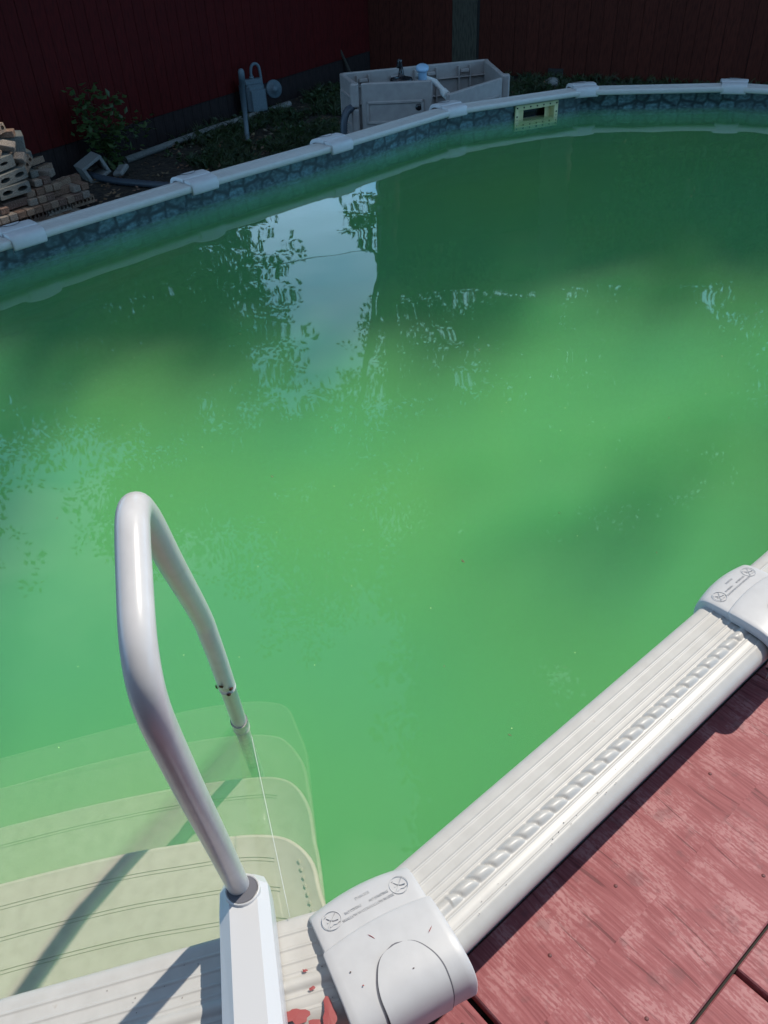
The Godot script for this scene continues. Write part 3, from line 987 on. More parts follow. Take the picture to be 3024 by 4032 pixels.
func build_steps() -> void:
	var o := thing("pool_steps", "cream plastic entry steps going down into the green water", "pool steps")
	var lines := [
		[-.27, [Vector2(-1.55, -.86), Vector2(-1.25, -.97), Vector2(-.97, -1.05), Vector2(-.7, -1.11), Vector2(-.54, -1.133), Vector2(-.4, -1.148), Vector2(-.31, -1.142), Vector2(-.26, -1.118), Vector2(-.22, -1.07), Vector2(-.2, -1.0), Vector2(-.18, -.93), Vector2(-.16, -.78)]],
		[-.47, [Vector2(-1.75, -1.15), Vector2(-1.4, -1.26), Vector2(-1.13, -1.33), Vector2(-.88, -1.39), Vector2(-.62, -1.437), Vector2(-.43, -1.455), Vector2(-.35, -1.45), Vector2(-.3, -1.42), Vector2(-.26, -1.35), Vector2(-.24, -1.25), Vector2(-.22, -1.15), Vector2(-.17, -.78)]],
		[-.67, [Vector2(-1.95, -1.4), Vector2(-1.6, -1.52), Vector2(-1.29, -1.6), Vector2(-1.01, -1.68), Vector2(-.71, -1.745), Vector2(-.52, -1.765), Vector2(-.41, -1.755), Vector2(-.36, -1.72), Vector2(-.31, -1.64), Vector2(-.29, -1.55), Vector2(-.27, -1.44), Vector2(-.18, -.78)]],
		[-.87, [Vector2(-2.1, -1.65), Vector2(-1.75, -1.79), Vector2(-1.44, -1.87), Vector2(-1.13, -1.96), Vector2(-.8, -2.045), Vector2(-.59, -2.075), Vector2(-.48, -2.07), Vector2(-.41, -2.04), Vector2(-.37, -1.95), Vector2(-.33, -1.84), Vector2(-.31, -1.71), Vector2(-.19, -.78)]]]
	for e in lines:
		var h: float = e[0]
		var front := smooth_path(e[1], 4)
		var poly := PackedVector2Array()
		for p in front: poly.append(p)
		var back: Vector2 = e[1][0]
		poly.append(Vector2(-1.3, -.40))
		poly.append(Vector2(back.x, -.42))
		var st := tool(false)
		slab(st, poly, G + h - 0.004 - 0.18, G + h - 0.004)
		# rounded nosing strip
		var tread := part("tread", done(st), M.step, o)
		var nose := tool(false)
		var pts := []
		for p in front: pts.append(at(p.x, p.y, h - 0.0128))
		tube(nose, pts, [.0095], 8)
		part("nosing", done(nose), M.step, tread)
		# moulded grip lines
		for k in (3 if h > -.3 else 1 if h > -.5 else 0):
			var gp := []
			var gp2 := []
			for i in range(0, 25):
				var p: Vector2 = front[i]
				var off := .055 + .075 * k
				gp.append(at(p.x + .02 * k, p.y + off, h - .0032))
				gp2.append(at(p.x + .02 * k, p.y + off + .009, h - .0033))
			var gs := tool(false)
			tube(gs, gp, [.0010], 4)
			tube(gs, gp2, [.0008], 4)
			part("grip_line", done(gs), M.groove, tread)
	# small chips along the top tread's edge
	for k in 9:
		part("stain", blob(.004, .007, k + 5), M.groove, o, Transform3D(Basis(Vector3.UP, .4), at(-.248 + k * .0062, -1.075 + k * .021, -.27 + .0015)))

func hoop(s: float, h: float) -> Vector3:                # the handrail's own upright plane
	return at(-.43 - .1685 * s, -1.5 - .9857 * s, h)

func build_handrail() -> void:
	var o := thing("handrail", "looped white tube handrail from the rim bracket into the water", "handrail")
	var near := [hoop(-0.655, 0), hoop(-0.694, 0.117), hoop(-0.763, 0.375), hoop(-0.819, 0.578), hoop(-0.851, 0.7), hoop(-0.878, 0.81), hoop(-0.887, 0.865), hoop(-0.884, 0.905), hoop(-0.867, 0.935), hoop(-0.837, 0.957), hoop(-0.777, 0.981), hoop(-0.725, 0.999), hoop(-0.692, 1.003), hoop(-0.663, 0.994), hoop(-0.635, 0.968), hoop(-0.59, 0.907), hoop(-0.5, 0.757), hoop(-0.368, 0.549), hoop(-0.305, 0.443), hoop(-0.287, 0.405), hoop(-0.272, 0.365), hoop(-0.224, 0.245), hoop(-0.168, 0.08)]
	var pts := smooth_path(near, 5)
	part("upper_tube", tube_mesh(pts, [.0214], 24), M.tube, o)
	part("lower_tube", tube_mesh([hoop(-.18, .11), hoop(-.075, -.185), hoop(.0, -.40), hoop(.09, -.66)], [.0198], 20), M.tube, o)
	part("sleeve", tube_mesh([hoop(-.088, -.148), hoop(-.075, -.185), hoop(-.069, -.203)], [.0232], 20), M.tube, o)
	var axis := (hoop(-.224, .245) - hoop(-.168, .08)).normalized()
	var side := axis.cross(Vector3.UP).normalized()
	var f2 := axis.cross(side).normalized()
	var scr := lathe([Vector2(0, .004), Vector2(.004, .003), Vector2(.006, 0)], 10)
	for k in [[.0, .35], [.0, -1.5], [.0, 2.1], [.028, 1.2], [-.024, 1.7]]:
		var c: Vector3 = hoop(-.18, .11) + axis * float(k[0])
		var dr: Vector3 = (side * cos(k[1]) + f2 * sin(k[1]))
		var yb := dr
		var xb := yb.cross(axis).normalized()
		part("rusty_screw", scr, M.rust, o, Transform3D(Basis(xb, yb, xb.cross(yb)), c + dr * .0222))
	# the bracket: a long faceted white arm lying across the rim
	var b := Node3D.new()
	put(b, "bracket", o)
	var ax := Vector3(.1685, 0, .9857)               # away from the pool
	var e0 := Vector3(-.312, G, -.855)
	b.transform = Transform3D(Basis(Vector3(ax.z, 0, -ax.x), Vector3.UP, ax), e0)
	var st := tool(false)
	st.set_smooth_group(-1)
	var rows := []
	for s in [[0.0, .030, .055], [.008, .042, .085], [.03, .049, .102], [.07, .051, .108], [.34, .055, .108], [.40, .055, .10]]:
		var w: float = s[1]
		var y: float = s[2]
		var row := PackedVector3Array()
		for q in [[-1.0, .006], [-1.0, .62], [-.94, .80], [-.52, 1.0], [.52, 1.0], [.94, .80], [1.0, .62], [1.0, .006]]:
			row.append(Vector3(q[0] * w, maxf(q[1] * y, .006), s[0]))
		rows.append(row)
	grid(st, rows)
	var r0: PackedVector3Array = rows[0]
	for k in range(1, 7): tri(st, r0[0], r0[k + 1], r0[k])
	part("bracket_arm", done(st), M.bracket, b)
	part("socket_rim", lathe([Vector2(.0225, -.02), Vector2(.0290, .0), Vector2(.0315, .004), Vector2(.034, .001), Vector2(.034, -.02)], 24), M.bracket, b, Transform3D(Basis(Vector3.RIGHT, -.10), Vector3(0, .108, .048)))
	part("socket_gap", lathe([Vector2(0, .0), Vector2(.0285, .0)], 24), M.cap_dark, b, Transform3D(Basis(Vector3.RIGHT, -.10), Vector3(0, .1095, .048)))
	var th := []
	for i in 12:
		var u := i / 11.0
		th.append(Vector3(lerpf(-.381, -.224, u), G + lerpf(-.17, .006, u) - .05 * u * (1.0 - u), lerpf(-1.377, -.801, u)))
	tag(part("thread", tube_mesh(th, [.0008], 5), M.pvc, self), "fine pale thread strung from the handrail foot to the rim", "thread")

func build_deck() -> void:
	var o := thing("deck", "weathered red-painted plank deck beside the pool rim", "deck")
	var a := Vector3(.776, 0, -.631)
	var n := Vector3(.631, 0, .776)
	var top := -.225
	# [t0, t1, m0, m1, drop]
	var boards := [[.572, 1.79, -.548, -.158, 0.0], [1.792, 2.85, -.548, -.158, .001],
		[.02, .556, -.50, -.158, .006], [-.55, .016, -.5, -.158, .004],
		[.30, 1.014, -.152, .32, .008], [1.024, 1.66, -.152, .32, .003], [1.664, 2.3, -.152, .32, .005], [-.4, .292, -.152, .32, .006], [.1, 1.4, .328, .9, .002], [1.405, 2.6, .328, .9, .004]]
	var k := 0
	for b in boards:
		var lx: float = b[3] - b[2]
		var lz: float = b[1] - b[0]
		var c: Vector3 = a * float((b[0] + b[1]) / 2) + n * float((b[2] + b[3]) / 2)
		var bs := Basis(n, Vector3.UP, n.cross(Vector3.UP))
		part("plank", box_mesh(Vector3(lx, .03, lz), .003), M.deck[k % 4], o, Transform3D(bs, Vector3(c.x, G + top - .015 - float(b[4]), c.z)))
		k += 1
	for m in [-.48, -.16, .3, .75]:
		var c2: Vector3 = a * .9 + n * float(m)
		part("joist", box_mesh(Vector3(.05, .12, 4.0), .003), M.dark, o, Transform3D(Basis(n, Vector3.UP, n.cross(Vector3.UP)), Vector3(c2.x, G + top - .105, c2.z)))
	var scr := lathe([Vector2(0, .0012), Vector2(.0042, .0010), Vector2(.0048, 0)], 10)
	for s in [[.75, -.43], [.98, -.43], [1.4, -.45], [.80, -.22], [1.25, -.22], [.515, -.46], [.515, -.36], [.6, -.2]]:
		var c3: Vector3 = a * float(s[0]) + n * float(s[1])
		part("screw", scr, M.nail, o, Transform3D(Basis.IDENTITY, Vector3(c3.x, G + top + (-.0055 if s[0] < .56 else .0), c3.z)))

# ---------------------------------------------------------------- pump box
func panel(o: Node3D, called: String, w: float, h: float, xf: Transform3D, recesses: Array) -> MeshInstance3D:
	# a moulded panel: face at z=0 looking +z, with raised borders round sunken fields
	var st := tool()
	bevel_box(st, Vector3(0, h / 2, -.025), Vector3(w, h, .05), .012)
	for r in recesses:      # each: x0, x1, y0, y1 - a raised rib frame, soft edged
		var x0: float = r[0]
		var x1: float = r[1]
		var y0: float = r[2]
		var y1: float = r[3]
		for q in [[x0, x1, y1 - .03, y1], [x0, x1, y0, y0 + .03], [x0, x0 + .03, y0, y1], [x1 - .03, x1, y0, y1]]:
			bevel_box(st, Vector3((q[0] + q[1]) / 2, (q[2] + q[3]) / 2, .003), Vector3(q[1] - q[0], q[3] - q[2], .022), .010)
	return part(called, done(st), M.shed, o, xf)

func build_shed() -> void:
	var hgt := 1.17
	var FL := Vector3(-.10, 0, -9.78)
	var FR := Vector3(1.55, 0, -9.89)
	var BL := Vector3(-.27, 0, -10.46)
	var BR := Vector3(1.48, 0, -10.93)
	var o := thing("pump_box", "taupe plastic storage box without lid, one door ajar, by the pool", "storage box", Vector3(.66, 0, -10.26))
	var face := func(a: Vector3, b: Vector3) -> Transform3D:      # x from a to b, z outwards
		var x := (b - a).normalized()
		return Transform3D(Basis(x, Vector3.UP, x.cross(Vector3.UP)), (a + b) / 2 - o.position)
	# left door with round hole
	var dl := FL.distance_to(Vector3(.74, 0, -9.76)) - .07
	var ld := (Vector3(.75, 0, -9.76) - FL).normalized()
	var csg := panel(o, "left_door", dl, hgt, face.call(FL + ld * .07, FL + ld * (.07 + dl)), [[-dl / 2 + .05, dl / 2 - .09, .76, .99], [-dl / 2 + .07, dl / 2 - .09, .35, .66], [-dl / 2 + .07, dl / 2 - .09, .06, .30]])
	part("latch_hole", lathe([Vector2(0, .004), Vector2(.034, .004), Vector2(.036, 0)], 20), M.black, csg, Transform3D(Basis(Vector3.RIGHT, PI / 2), Vector3(dl / 2 - .15, .915, .002)))
	# right door swung out
	var tip := Vector3(.86, 0, -9.12)
	var dr := FR.distance_to(tip) - .06
	var rd := (FR - tip).normalized()
	panel(o, "right_door", dr, hgt - .02, face.call(tip, tip + rd * dr), [[-dr / 2 + .10, dr / 2 - .06, .76, 1.0], [-dr / 2 + .10, dr / 2 - .06, .40, .69]])
	panel(o, "end_panel", BL.distance_to(FL) - .06, hgt, face.call(BL, FL - (FL - BL).normalized() * .06), [[-.28, .28, .7, 1.02], [-.28, .28, .3, .62]])
	panel(o, "end_panel", BR.distance_to(FR) - .06, hgt, face.call(FR - (FR - BR).normalized() * .06, BR), [[-.4, .4, .7, 1.02]])
	var bk := panel(o, "back_panel", BL.distance_to(BR), hgt, face.call(BR, BL), [])
	for c in [FL, FR]:
		part("corner_post", box_mesh(Vector3(.09, .24, .09), .016), M.shed, o, Transform3D(Basis(Vector3.UP, -.12), c - o.position + Vector3(0, hgt - .118, -.03)))
		part("corner_post", box_mesh(Vector3(.08, hgt - .25, .08), .014), M.shed, o, Transform3D(Basis(Vector3.UP, -.12), c - o.position + Vector3(0, (hgt - .25) / 2, -.03)))
	# ribs inside the back panel
	var bx: Transform3D = face.call(BL, BR)
	var inn := bx.basis.z * (1.0 if bx.basis.z.z > 0 else -1.0)
	var bl := BL.distance_to(BR)
	for u in [-.72, -.58, -.2, -.02, .1, .24, .52, .66]:
		var rb := part("rib", box_mesh(Vector3(.016, .95, .05), .003), M.shed, o)
		rb.transform = Transform3D(bx.basis, bx.origin + bx.basis.x * float(u) + inn * .07 + Vector3(0, .66, 0))
	for y in [1.02, .84]:
		var rb2 := part("rib", box_mesh(Vector3(bl - .1, .012, .045), .003), M.shed, o)
		rb2.transform = Transform3D(bx.basis, bx.origin + inn * .07 + Vector3(0, float(y), 0))
	for u in [-.65, -.27, .17, .59]:
		var cp := part("hinge_clip", box_mesh(Vector3(.10, .035, .03), .005), M.shed, o)
		cp.transform = Transform3D(bx.basis, bx.origin + bx.basis.x * float(u) + inn * .09 + Vector3(0, 1.085, 0))
	part("box_floor", box_mesh(Vector3(1.55, .04, .7), .005), M.shed, o, Transform3D(Basis(Vector3.UP, .12), Vector3(0, .03, 0)))
	# pump and plumbing stand inside
	var p := thing("pool_pump", "glossy black pool pump head standing inside the taupe box", "pump", Vector3(.42, 0, -10.06))
	part("strainer_lid", lathe([Vector2(0, .0), Vector2(.105, .0), Vector2(.125, .012), Vector2(.128, .03), Vector2(.118, .048), Vector2(.06, .06), Vector2(.034, .07), Vector2(.028, .11), Vector2(.022, .15), Vector2(0, .152)], 28), M.black, p, Transform3D(Basis.IDENTITY, Vector3(0, 1.11, 0)))
	part("valve_knob", lathe([Vector2(0, 0), Vector2(.030, 0), Vector2(.034, .02), Vector2(.026, .06), Vector2(.03, .08), Vector2(0, .09)], 16), M.black, p, Transform3D(Basis(Vector3.FORWARD, .06), Vector3(-.02, 1.255, .0)))
	part("pump_body", lathe([Vector2(0, 0), Vector2(.16, 0), Vector2(.16, .8), Vector2(.12, 1.0), Vector2(.09, 1.11), Vector2(0, 1.115)], 24), M.black, p)
	var u := thing("pipe_union", "pale blue pipe union standing upright beside the black pump", "pipe fitting", Vector3(.655, 0, -10.1))
	part("flange", lathe([Vector2(0, .0), Vector2(.062, .0), Vector2(.070, .012), Vector2(.070, .034), Vector2(.055, .045), Vector2(0, .048)], 24), M.blue, u, Transform3D(Basis(Vector3.RIGHT, .35), Vector3(0, 1.215, -.02)))
	part("pipe", tube_mesh([Vector3(0, .3, .03), Vector3(0, 1.0, .03), Vector3(0, 1.235, -.015)], [.047], 20), M.blue, u)
	var w := thing("white_pipe", "white plastic pipe with union nut reaching toward the open door", "pipe")
	part("pipe", tube_mesh([at(.60, -10.2, -.12), at(.79, -10.06, -.165), at(.875, -9.84, -.235), at(.935, -9.66, -.27), at(.98, -9.5, -.33)], [.030], 18), M.pvc, w)
	part("union_nut", tube_mesh([at(.865, -9.866, -.23), at(.875, -9.835, -.237), at(.895, -9.77, -.25), at(.905, -9.74, -.256)], [.040, .044, .044, .040], 12), M.pvc, w)
	part("union_nut", tube_mesh([at(.918, -9.71, -.262), at(.925, -9.685, -.267), at(.932, -9.66, -.272)], [.048], 12), M.pvc, w)
	# corrugated hose down the box's left side
	var hp := []
	var hr := []
	var path := smooth_path([Vector3(-.14, .93, -9.80), Vector3(-.20, .90, -9.74), Vector3(-.235, .78, -9.70), Vector3(-.24, .5, -9.69), Vector3(-.235, .2, -9.69), Vector3(-.22, .03, -9.68)], 18)
	for i in path.size():
		hp.append(path[i])
		hr.append(.043 if i % 2 == 0 else .035)
	tag(part("corrugated_hose", tube_mesh(hp, hr, 14), M.hose, self), "dark corrugated hose hanging down the taupe box's left side", "hose")

# ---------------------------------------------------------------- gas meter
func wallp(t: float, d: float, h: float) -> Vector3:
	return Vector3(LW.x + LD.x * t + LN.x * d, G + h, LW.y + LD.y * t + LN.y * d)

func build_meter() -> void:
	var o := thing("gas_meter", "blue-grey gas meter with looped pipe and round regulator on red wall", "gas meter", wallp(.8, .3, -G))
	o.transform = frame(wallp(.8, .3, -G), Vector3(LD.x, 0, LD.y))
	var zs := 1.0 if o.transform.basis.z.dot(Vector3(LN.x, 0, LN.y)) > 0 else -1.0
	var L := func(t: float, h: float, d := 0.0) -> Vector3: return Vector3((t - .8) * .85, h + G, zs * d)
	o.rotate_y(-0.5)
	var bz := tool()
	bevel_box(bz, L.call(.82, -.99), Vector3(.30, .42, .19), .04)
	part("meter_body", done(bz), M.meter, o)
	part("cover_plate", box_mesh(Vector3(.25, .32, .05), .022), M.meter, o, Transform3D(Basis.IDENTITY, L.call(.845, -1.02, .10)))
	part("meter_head", box_mesh(Vector3(.31, .09, .15), .03), M.meter, o, Transform3D(Basis.IDENTITY, L.call(.80, -.765)))
	part("looped_pipe", tube_mesh(smooth_path([L.call(.80, -.74), L.call(.80, -.62), L.call(.83, -.545), L.call(.90, -.525), L.call(.955, -.565), L.call(.975, -.66), L.call(.985, -.85), L.call(1.0, -1.27)], 5), [.022], 14), M.meter, o)
	part("pipe_collar", lathe([Vector2(.024, 0), Vector2(.036, .003), Vector2(.036, .04), Vector2(.024, .045)], 12), M.meter, o, Transform3D(Basis.IDENTITY, L.call(.80, -.73)))
	part("regulator", lathe([Vector2(0, .075), Vector2(.05, .07), Vector2(.06, .03), Vector2(.12, .02), Vector2(.135, .0), Vector2(.12, -.02), Vector2(0, -.03)], 24), M.meter, o, Transform3D(Basis(Vector3.RIGHT, zs * 1.4), L.call(1.19, -.90, .04)))
	part("regulator_pipe", tube_mesh([L.call(.98, -.90), L.call(1.17, -.915)], [.026], 12), M.meter, o)
	part("left_fitting", box_mesh(Vector3(.07, .10, .09), .025), M.meter, o, Transform3D(Basis.IDENTITY, L.call(.60, -.76)))
	part("left_pipe", tube_mesh([L.call(.58, -.8, -.05), L.call(.585, -1.18, -.05), L.call(.60, -1.27, -.05)], [.024], 12), M.meter, o)
	part("riser_pipe", tube_mesh([L.call(1.005, -1.27), L.call(1.01, -1.13)], [.03], 12), M.meter, o)
	var b := thing("bollard_pipe", "slim blue-grey guard pipe standing in front of the gas meter", "post", Vector3(-1.69, 0, -12.55))
	part("shaft", tube_mesh([Vector3(0, 0, 0), Vector3(.035, .80, 0)], [.033], 14), M.meter, b)
	part("pipe_cap", lathe([Vector2(.036, 0), Vector2(.043, .006), Vector2(.043, .11), Vector2(.03, .14), Vector2(0, .15)], 14), M.meter, b, Transform3D(Basis.IDENTITY, Vector3(.035, .79, 0)))

# ---------------------------------------------------------------- bricks
func brick_mesh(s: Vector3, holes: int, hw: float, hh: float) -> ArrayMesh:
	# holes run through z; a slightly knocked-about outline
	var st := tool()
	var hx := s.x / 2
	var hy := s.y / 2
	var hz := s.z / 2
	var r := func(v: Vector3) -> Vector3: return v + Vector3(sin(v.x * 91.0 + v.y * 57.0 + v.z * 33.0), sin(v.y * 77.0 + v.z * 41.0), sin(v.z * 63.0 + v.x * 87.0)) * .0022
	if holes == 0:
		bevel_box(st, Vector3.ZERO, s, .006)
		return done(st)
	for sd in [-1.0, 1.0]:
		for k in holes:
			var x0 := -hx + s.x * k / holes
			var x1 := -hx + s.x * (k + 1) / holes
			var xc := (x0 + x1) / 2
			var sq := [Vector2(x0, -hy), Vector2(xc, -hy), Vector2(x1, -hy), Vector2(x1, 0), Vector2(x1, hy), Vector2(xc, hy), Vector2(x0, hy), Vector2(x0, 0)]
			var oc := []
			for q in 8:
				var a := TAU * (q + 5) / 8.0
				oc.append(Vector2(xc + cos(a) * hw, sin(a) * hh))
			for q in 8:
				var q2 := (q + 1) % 8
				var A: Vector3 = r.call(Vector3(sq[q].x, sq[q].y, sd * hz))
				var B: Vector3 = r.call(Vector3(sq[q2].x, sq[q2].y, sd * hz))
				var C := Vector3(oc[q2].x, oc[q2].y, sd * hz)
				var D := Vector3(oc[q].x, oc[q].y, sd * hz)
				if sd > 0: quad(st, D, C, B, A)
				else: quad(st, A, B, C, D)
				if sd > 0:
					quad(st, Vector3(oc[q].x, oc[q].y, -hz), Vector3(oc[q2].x, oc[q2].y, -hz), C, D)
	for q in [[Vector3(-hx, -hy, -hz), Vector3(-hx, -hy, hz), Vector3(-hx, hy, hz), Vector3(-hx, hy, -hz)], [Vector3(hx, hy, -hz), Vector3(hx, hy, hz), Vector3(hx, -hy, hz), Vector3(hx, -hy, -hz)]]:
		quad(st, r.call(q[0]), r.call(q[1]), r.call(q[2]), r.call(q[3]))
	for k in holes:
		var xa := -hx + s.x * k / holes
		var xb := -hx + s.x * (k + 1) / holes
		quad(st, r.call(Vector3(xa, hy, -hz)), r.call(Vector3(xa, hy, hz)), r.call(Vector3(xb, hy, hz)), r.call(Vector3(xb, hy, -hz)))
		quad(st, r.call(Vector3(xa, -hy, hz)), r.call(Vector3(xa, -hy, -hz)), r.call(Vector3(xb, -hy, -hz)), r.call(Vector3(xb, -hy, hz)))
	return done(st)

func build_bricks() -> void:
	var o := thing("brick_pile", "heap of old bricks and concrete blocks against the red wall", "brick pile", Vector3(-3.6, 0, -9.3))
	# x along the pile (t), z towards the pool
	o.transform = Transform3D(Basis(Vector3(.643, 0, -.766), Vector3.UP, Vector3(.766, 0, .643)), Vector3(-3.6, 0, -9.3))
	var plain := brick_mesh(Vector3(.096, .072, .20), 0, 0, 0)
	var plain2 := brick_mesh(Vector3(.094, .068, .19), 0, 0, 0)
	var cored := brick_mesh(Vector3(.30, .082, .10), 6, .015, .020)
	var cored3 := brick_mesh(Vector3(.20, .09, .065), 3, .019, .022)
	var long := brick_mesh(Vector3(.30, .078, .10), 0, 0, 0)
	var block := brick_mesh(Vector3(.36, .105, .2), 2, .062, .027)
	var slot := brick_mesh(Vector3(.24, .115, .2), 1, .05, .018)
	var add := func(mesh: Mesh, t: float, h: float, d: float, rot := 0.0, m = null, yaw := 0.0, pit := 0.0) -> void:
		var bs := Basis(Vector3.UP, yaw + rng.randf_range(-.035, .035)) * Basis(Vector3(0, 0, 1), rot + rng.randf_range(-.012, .012)) * Basis(Vector3(1, 0, 0), pit)
		part("brick", mesh, M.bricks[rng.randi() % 4] if m == null else m, o, Transform3D(bs, Vector3(t, h + G, d)))
	var t := -1.15
	while t < .40:
		add.call(plain, t, -1.236, .02)
		t += .101
	for c in [-1.05, -.735, -.42, -.107, .207, .52]: add.call(cored, c, -1.158, -.045)
	t = -1.2
	while t < .58:
		add.call(plain, t, -1.079, -.02)
		t += .102
	for c in [-.9, -.62, .29]: add.call(long, c, -1.0, -.08)
	add.call(long, -.26, -.985, -.06, 0.02, M.bricks[2])
	for c in [-1.12, -.44, -.09, .02, .12, .46, .57]: add.call(plain2, c, -1.002, -.05)
	for k in [[-.07, -.925], [.04, -.93], [.15, -.926], [.25, -.93]]: add.call(plain2, k[0], k[1], -.09)
	add.call(cored3, .40, -.935, -.14, 0.0, M.bricks[1], .25, PI / 2)
	add.call(cored3, .56, -.95, -.2, 0.0, M.bricks[0], -.2, PI / 2)
	add.call(block, -.25, -.845, -.08, .03, M.concrete)
	add.call(block, -.64, -.86, -.1, -.02, M.concrete)
	add.call(block, -.22, -.725, -.12, .10, M.concrete, .06)
	add.call(block, -.62, -.74, -.12, .0, M.concrete)
	add.call(plain2, .06, -.85, -.12); add.call(plain2, .17, -.855, -.13); add.call(plain, .24, -.80, -.16, .1, M.bricks[3], .5)
	add.call(plain2, .09, -.775, -.2, 0.0, M.concrete)
	add.call(cored3, .24, -.70, -.30, 0.0, M.bricks[1], .3, PI / 2 - .2)
	add.call(cored3, .30, -.78, -.27, 0.0, M.bricks[1], .2, PI / 2 - .1)
	add.call(slot, -.24, -.585, -.16, .10, M.concrete)
	add.call(slot, -.52, -.60, -.16, -.05, M.concrete)
	add.call(cored3, .01, -.655, -.10, .62, M.bricks[1], .25)
	add.call(plain, -.05, -.575, -.13, .62, M.bricks[3], .5)
	add.call(plain, -.12, -.44, -.16, .5, M.bricks[3], .7, .3)
	add.call(brick_mesh(Vector3(.30, .19, .30), 0, 0, 0), .02, -.465, -.33, -.10, M.concrete, -.5)
	add.call(brick_mesh(Vector3(.28, .12, .28), 0, 0, 0), .06, -.62, -.34, 0.05, M.concrete, -.3)
	add.call(cored3, -.15, -.29, -.2, .14, M.bricks[1], .1, -.1)
	add.call(plain2, -.05, -.345, -.22, .1, M.bricks[0], .8)
	add.call(plain, -.30, -.46, -.14, -.7, M.bricks[1], .2)
	add.call(plain, -.36, -.40, -.2, .4, M.bricks[0], .9)
	add.call(cored3, -.42, -.33, -.2, -.2, M.bricks[1], .3)
	# rear rows that carry the front
	for k in 7:
		t = -1.1
		while t < .52 - .09 * k:
			add.call(plain, t, -1.236 + .078 * k, -.27)
			t += .104
	# block standing alone
	var c := thing("cinder_block", "grey hollow concrete block on its side between bricks and shrub", "concrete block", Vector3(-3.42, 0, -11.0))
	c.transform = Transform3D(Basis(Vector3.UP, .65) * Basis(Vector3(0, 0, 1), .42), Vector3(-3.45, .02, -11.05))
	var st := tool()
	bevel_box(st, Vector3(0, .018, 0), Vector3(.30, .035, .28), .005)
	bevel_box(st, Vector3(0, .222, 0), Vector3(.30, .035, .28), .005)
	bevel_box(st, Vector3(-.13, .12, 0), Vector3(.04, .168, .28), .005)
	bevel_box(st, Vector3(.13, .12, 0), Vector3(.04, .168, .28), .005)
	part("block_shell", done(st), M.cinder, c)
	part("broken_chunk", box_mesh(Vector3(.2, .06, .16), .02), M.cinder, c, Transform3D(Basis(Vector3.UP, .5), Vector3(.26, -.06, .14)))

func build_yard() -> void:
	var hp := []
	var hr := []
	var path := smooth_path([Vector3(-3.62, .05, -11.15), Vector3(-3.5, .055, -10.98), Vector3(-3.2, .05, -10.74), Vector3(-2.82, .05, -10.55), Vector3(-2.3, .05, -10.35), Vector3(-1.9, .05, -10.3)], 14)
	for i in path.size():
		hp.append(path[i])
		hr.append(.043 if i % 2 == 0 else .039)
	tag(part("drain_hose", tube_mesh(hp, hr, 14), M.hose, self), "grey ribbed hose lying on the soil from the concrete block to the pool", "hose")
	tag(part("ground_pipe", tube_mesh([Vector3(-3.23, .05, -11.66), Vector3(-2.3, .07, -13.1), Vector3(-1.22, .06, -14.7)], [.045], 14), M.pipe, self), "long grey plastic pipe lying along the foot of the red wall", "pipe")
	var rk := SphereMesh.new()
	rk.radius = .13
	rk.height = .16
	rk.radial_segments = 9
	rk.rings = 5
	tag(part("rock", rk, M.cinder, self, Transform3D(Basis(Vector3.UP, .4), Vector3(3.23, .04, -15.5))), "pale rock lying under the fence vent", "rock")
	# dead sapling in the corner
	var s := thing("bare_sapling", "thin bare sapling with dry twigs in the wall corner", "sapling", Vector3(-.2, 0, -16.7))
	part("stem", tube_mesh(smooth_path([Vector3(0.02, 0, 0), Vector3(-.12, .35, 0), Vector3(-.26, .7, .02), Vector3(-.30, 1.1, 0), Vector3(-.34, 1.9, 0)], 4), [.035, .03, .03, .028, .025], 8), M.bark, s)
	var tw := [[Vector3(-.29, .85, .03), Vector3(-.42, .88, .05), Vector3(-.52, .84, .05)], [Vector3(-.30, 1.0, .03), Vector3(-.44, .92, .06), Vector3(-.50, .78, .06), Vector3(-.44, .62, .06)], [Vector3(-.27, .66, .03), Vector3(-.36, .64, .05), Vector3(-.46, .62, .05), Vector3(-.49, .56, .05)], [Vector3(-.36, .92, .05), Vector3(-.38, .8, .06), Vector3(-.37, .68, .06)]]
	for k in tw: part("twig", tube_mesh(smooth_path(k, 3), [.006], 5), M.pipe, s)
	# leaf litter and chips
	var lm := tool()
	for i in 4:
		var d := Vector3(rng.randfn(), .15, rng.randfn()).normalized()
		leaf(lm, Vector3(rng.randfn() * .05, .01 * i, rng.randfn() * .05), d, d.cross(Vector3.UP).normalized(), .07, .022)
	scatter("leaf_litter", "dead leaves and chips strewn over the soil", done(lm), M.litter, 900, func() -> Transform3D:
		var t := rng.randf_range(-4.2, 4.4)
		var d := rng.randf_range(.1, 5.5)
		var p := wallp(t, d, -G + .004)
		return Transform3D(Basis.from_euler(Vector3(rng.randfn() * .2, rng.randf() * TAU, rng.randfn() * .2)).scaled(Vector3.ONE * rng.randf_range(.4, 1.2)), p), .5)

func scatter(called: String, label: String, mesh: Mesh, m: Material, n: int, where: Callable, vary: float) -> void:
	var mm := MultiMesh.new()
	mm.transform_format = MultiMesh.TRANSFORM_3D
	mm.use_colors = true
	mm.mesh = mesh
	mm.instance_count = n
	for i in n:
		mm.set_instance_transform(i, where.call())
		var s := rng.randf_range(1.0 - vary, 1.0 + vary)
		mm.set_instance_color(i, Color(s * rng.randf_range(.8, 1.25), s, s * rng.randf_range(.7, 1.1)))
	var mi := MultiMeshInstance3D.new()
	mi.multimesh = mm
	mi.material_override = m
	put(mi, called, self)
	tag(mi, label, called.replace("_", " "), "", "stuff")

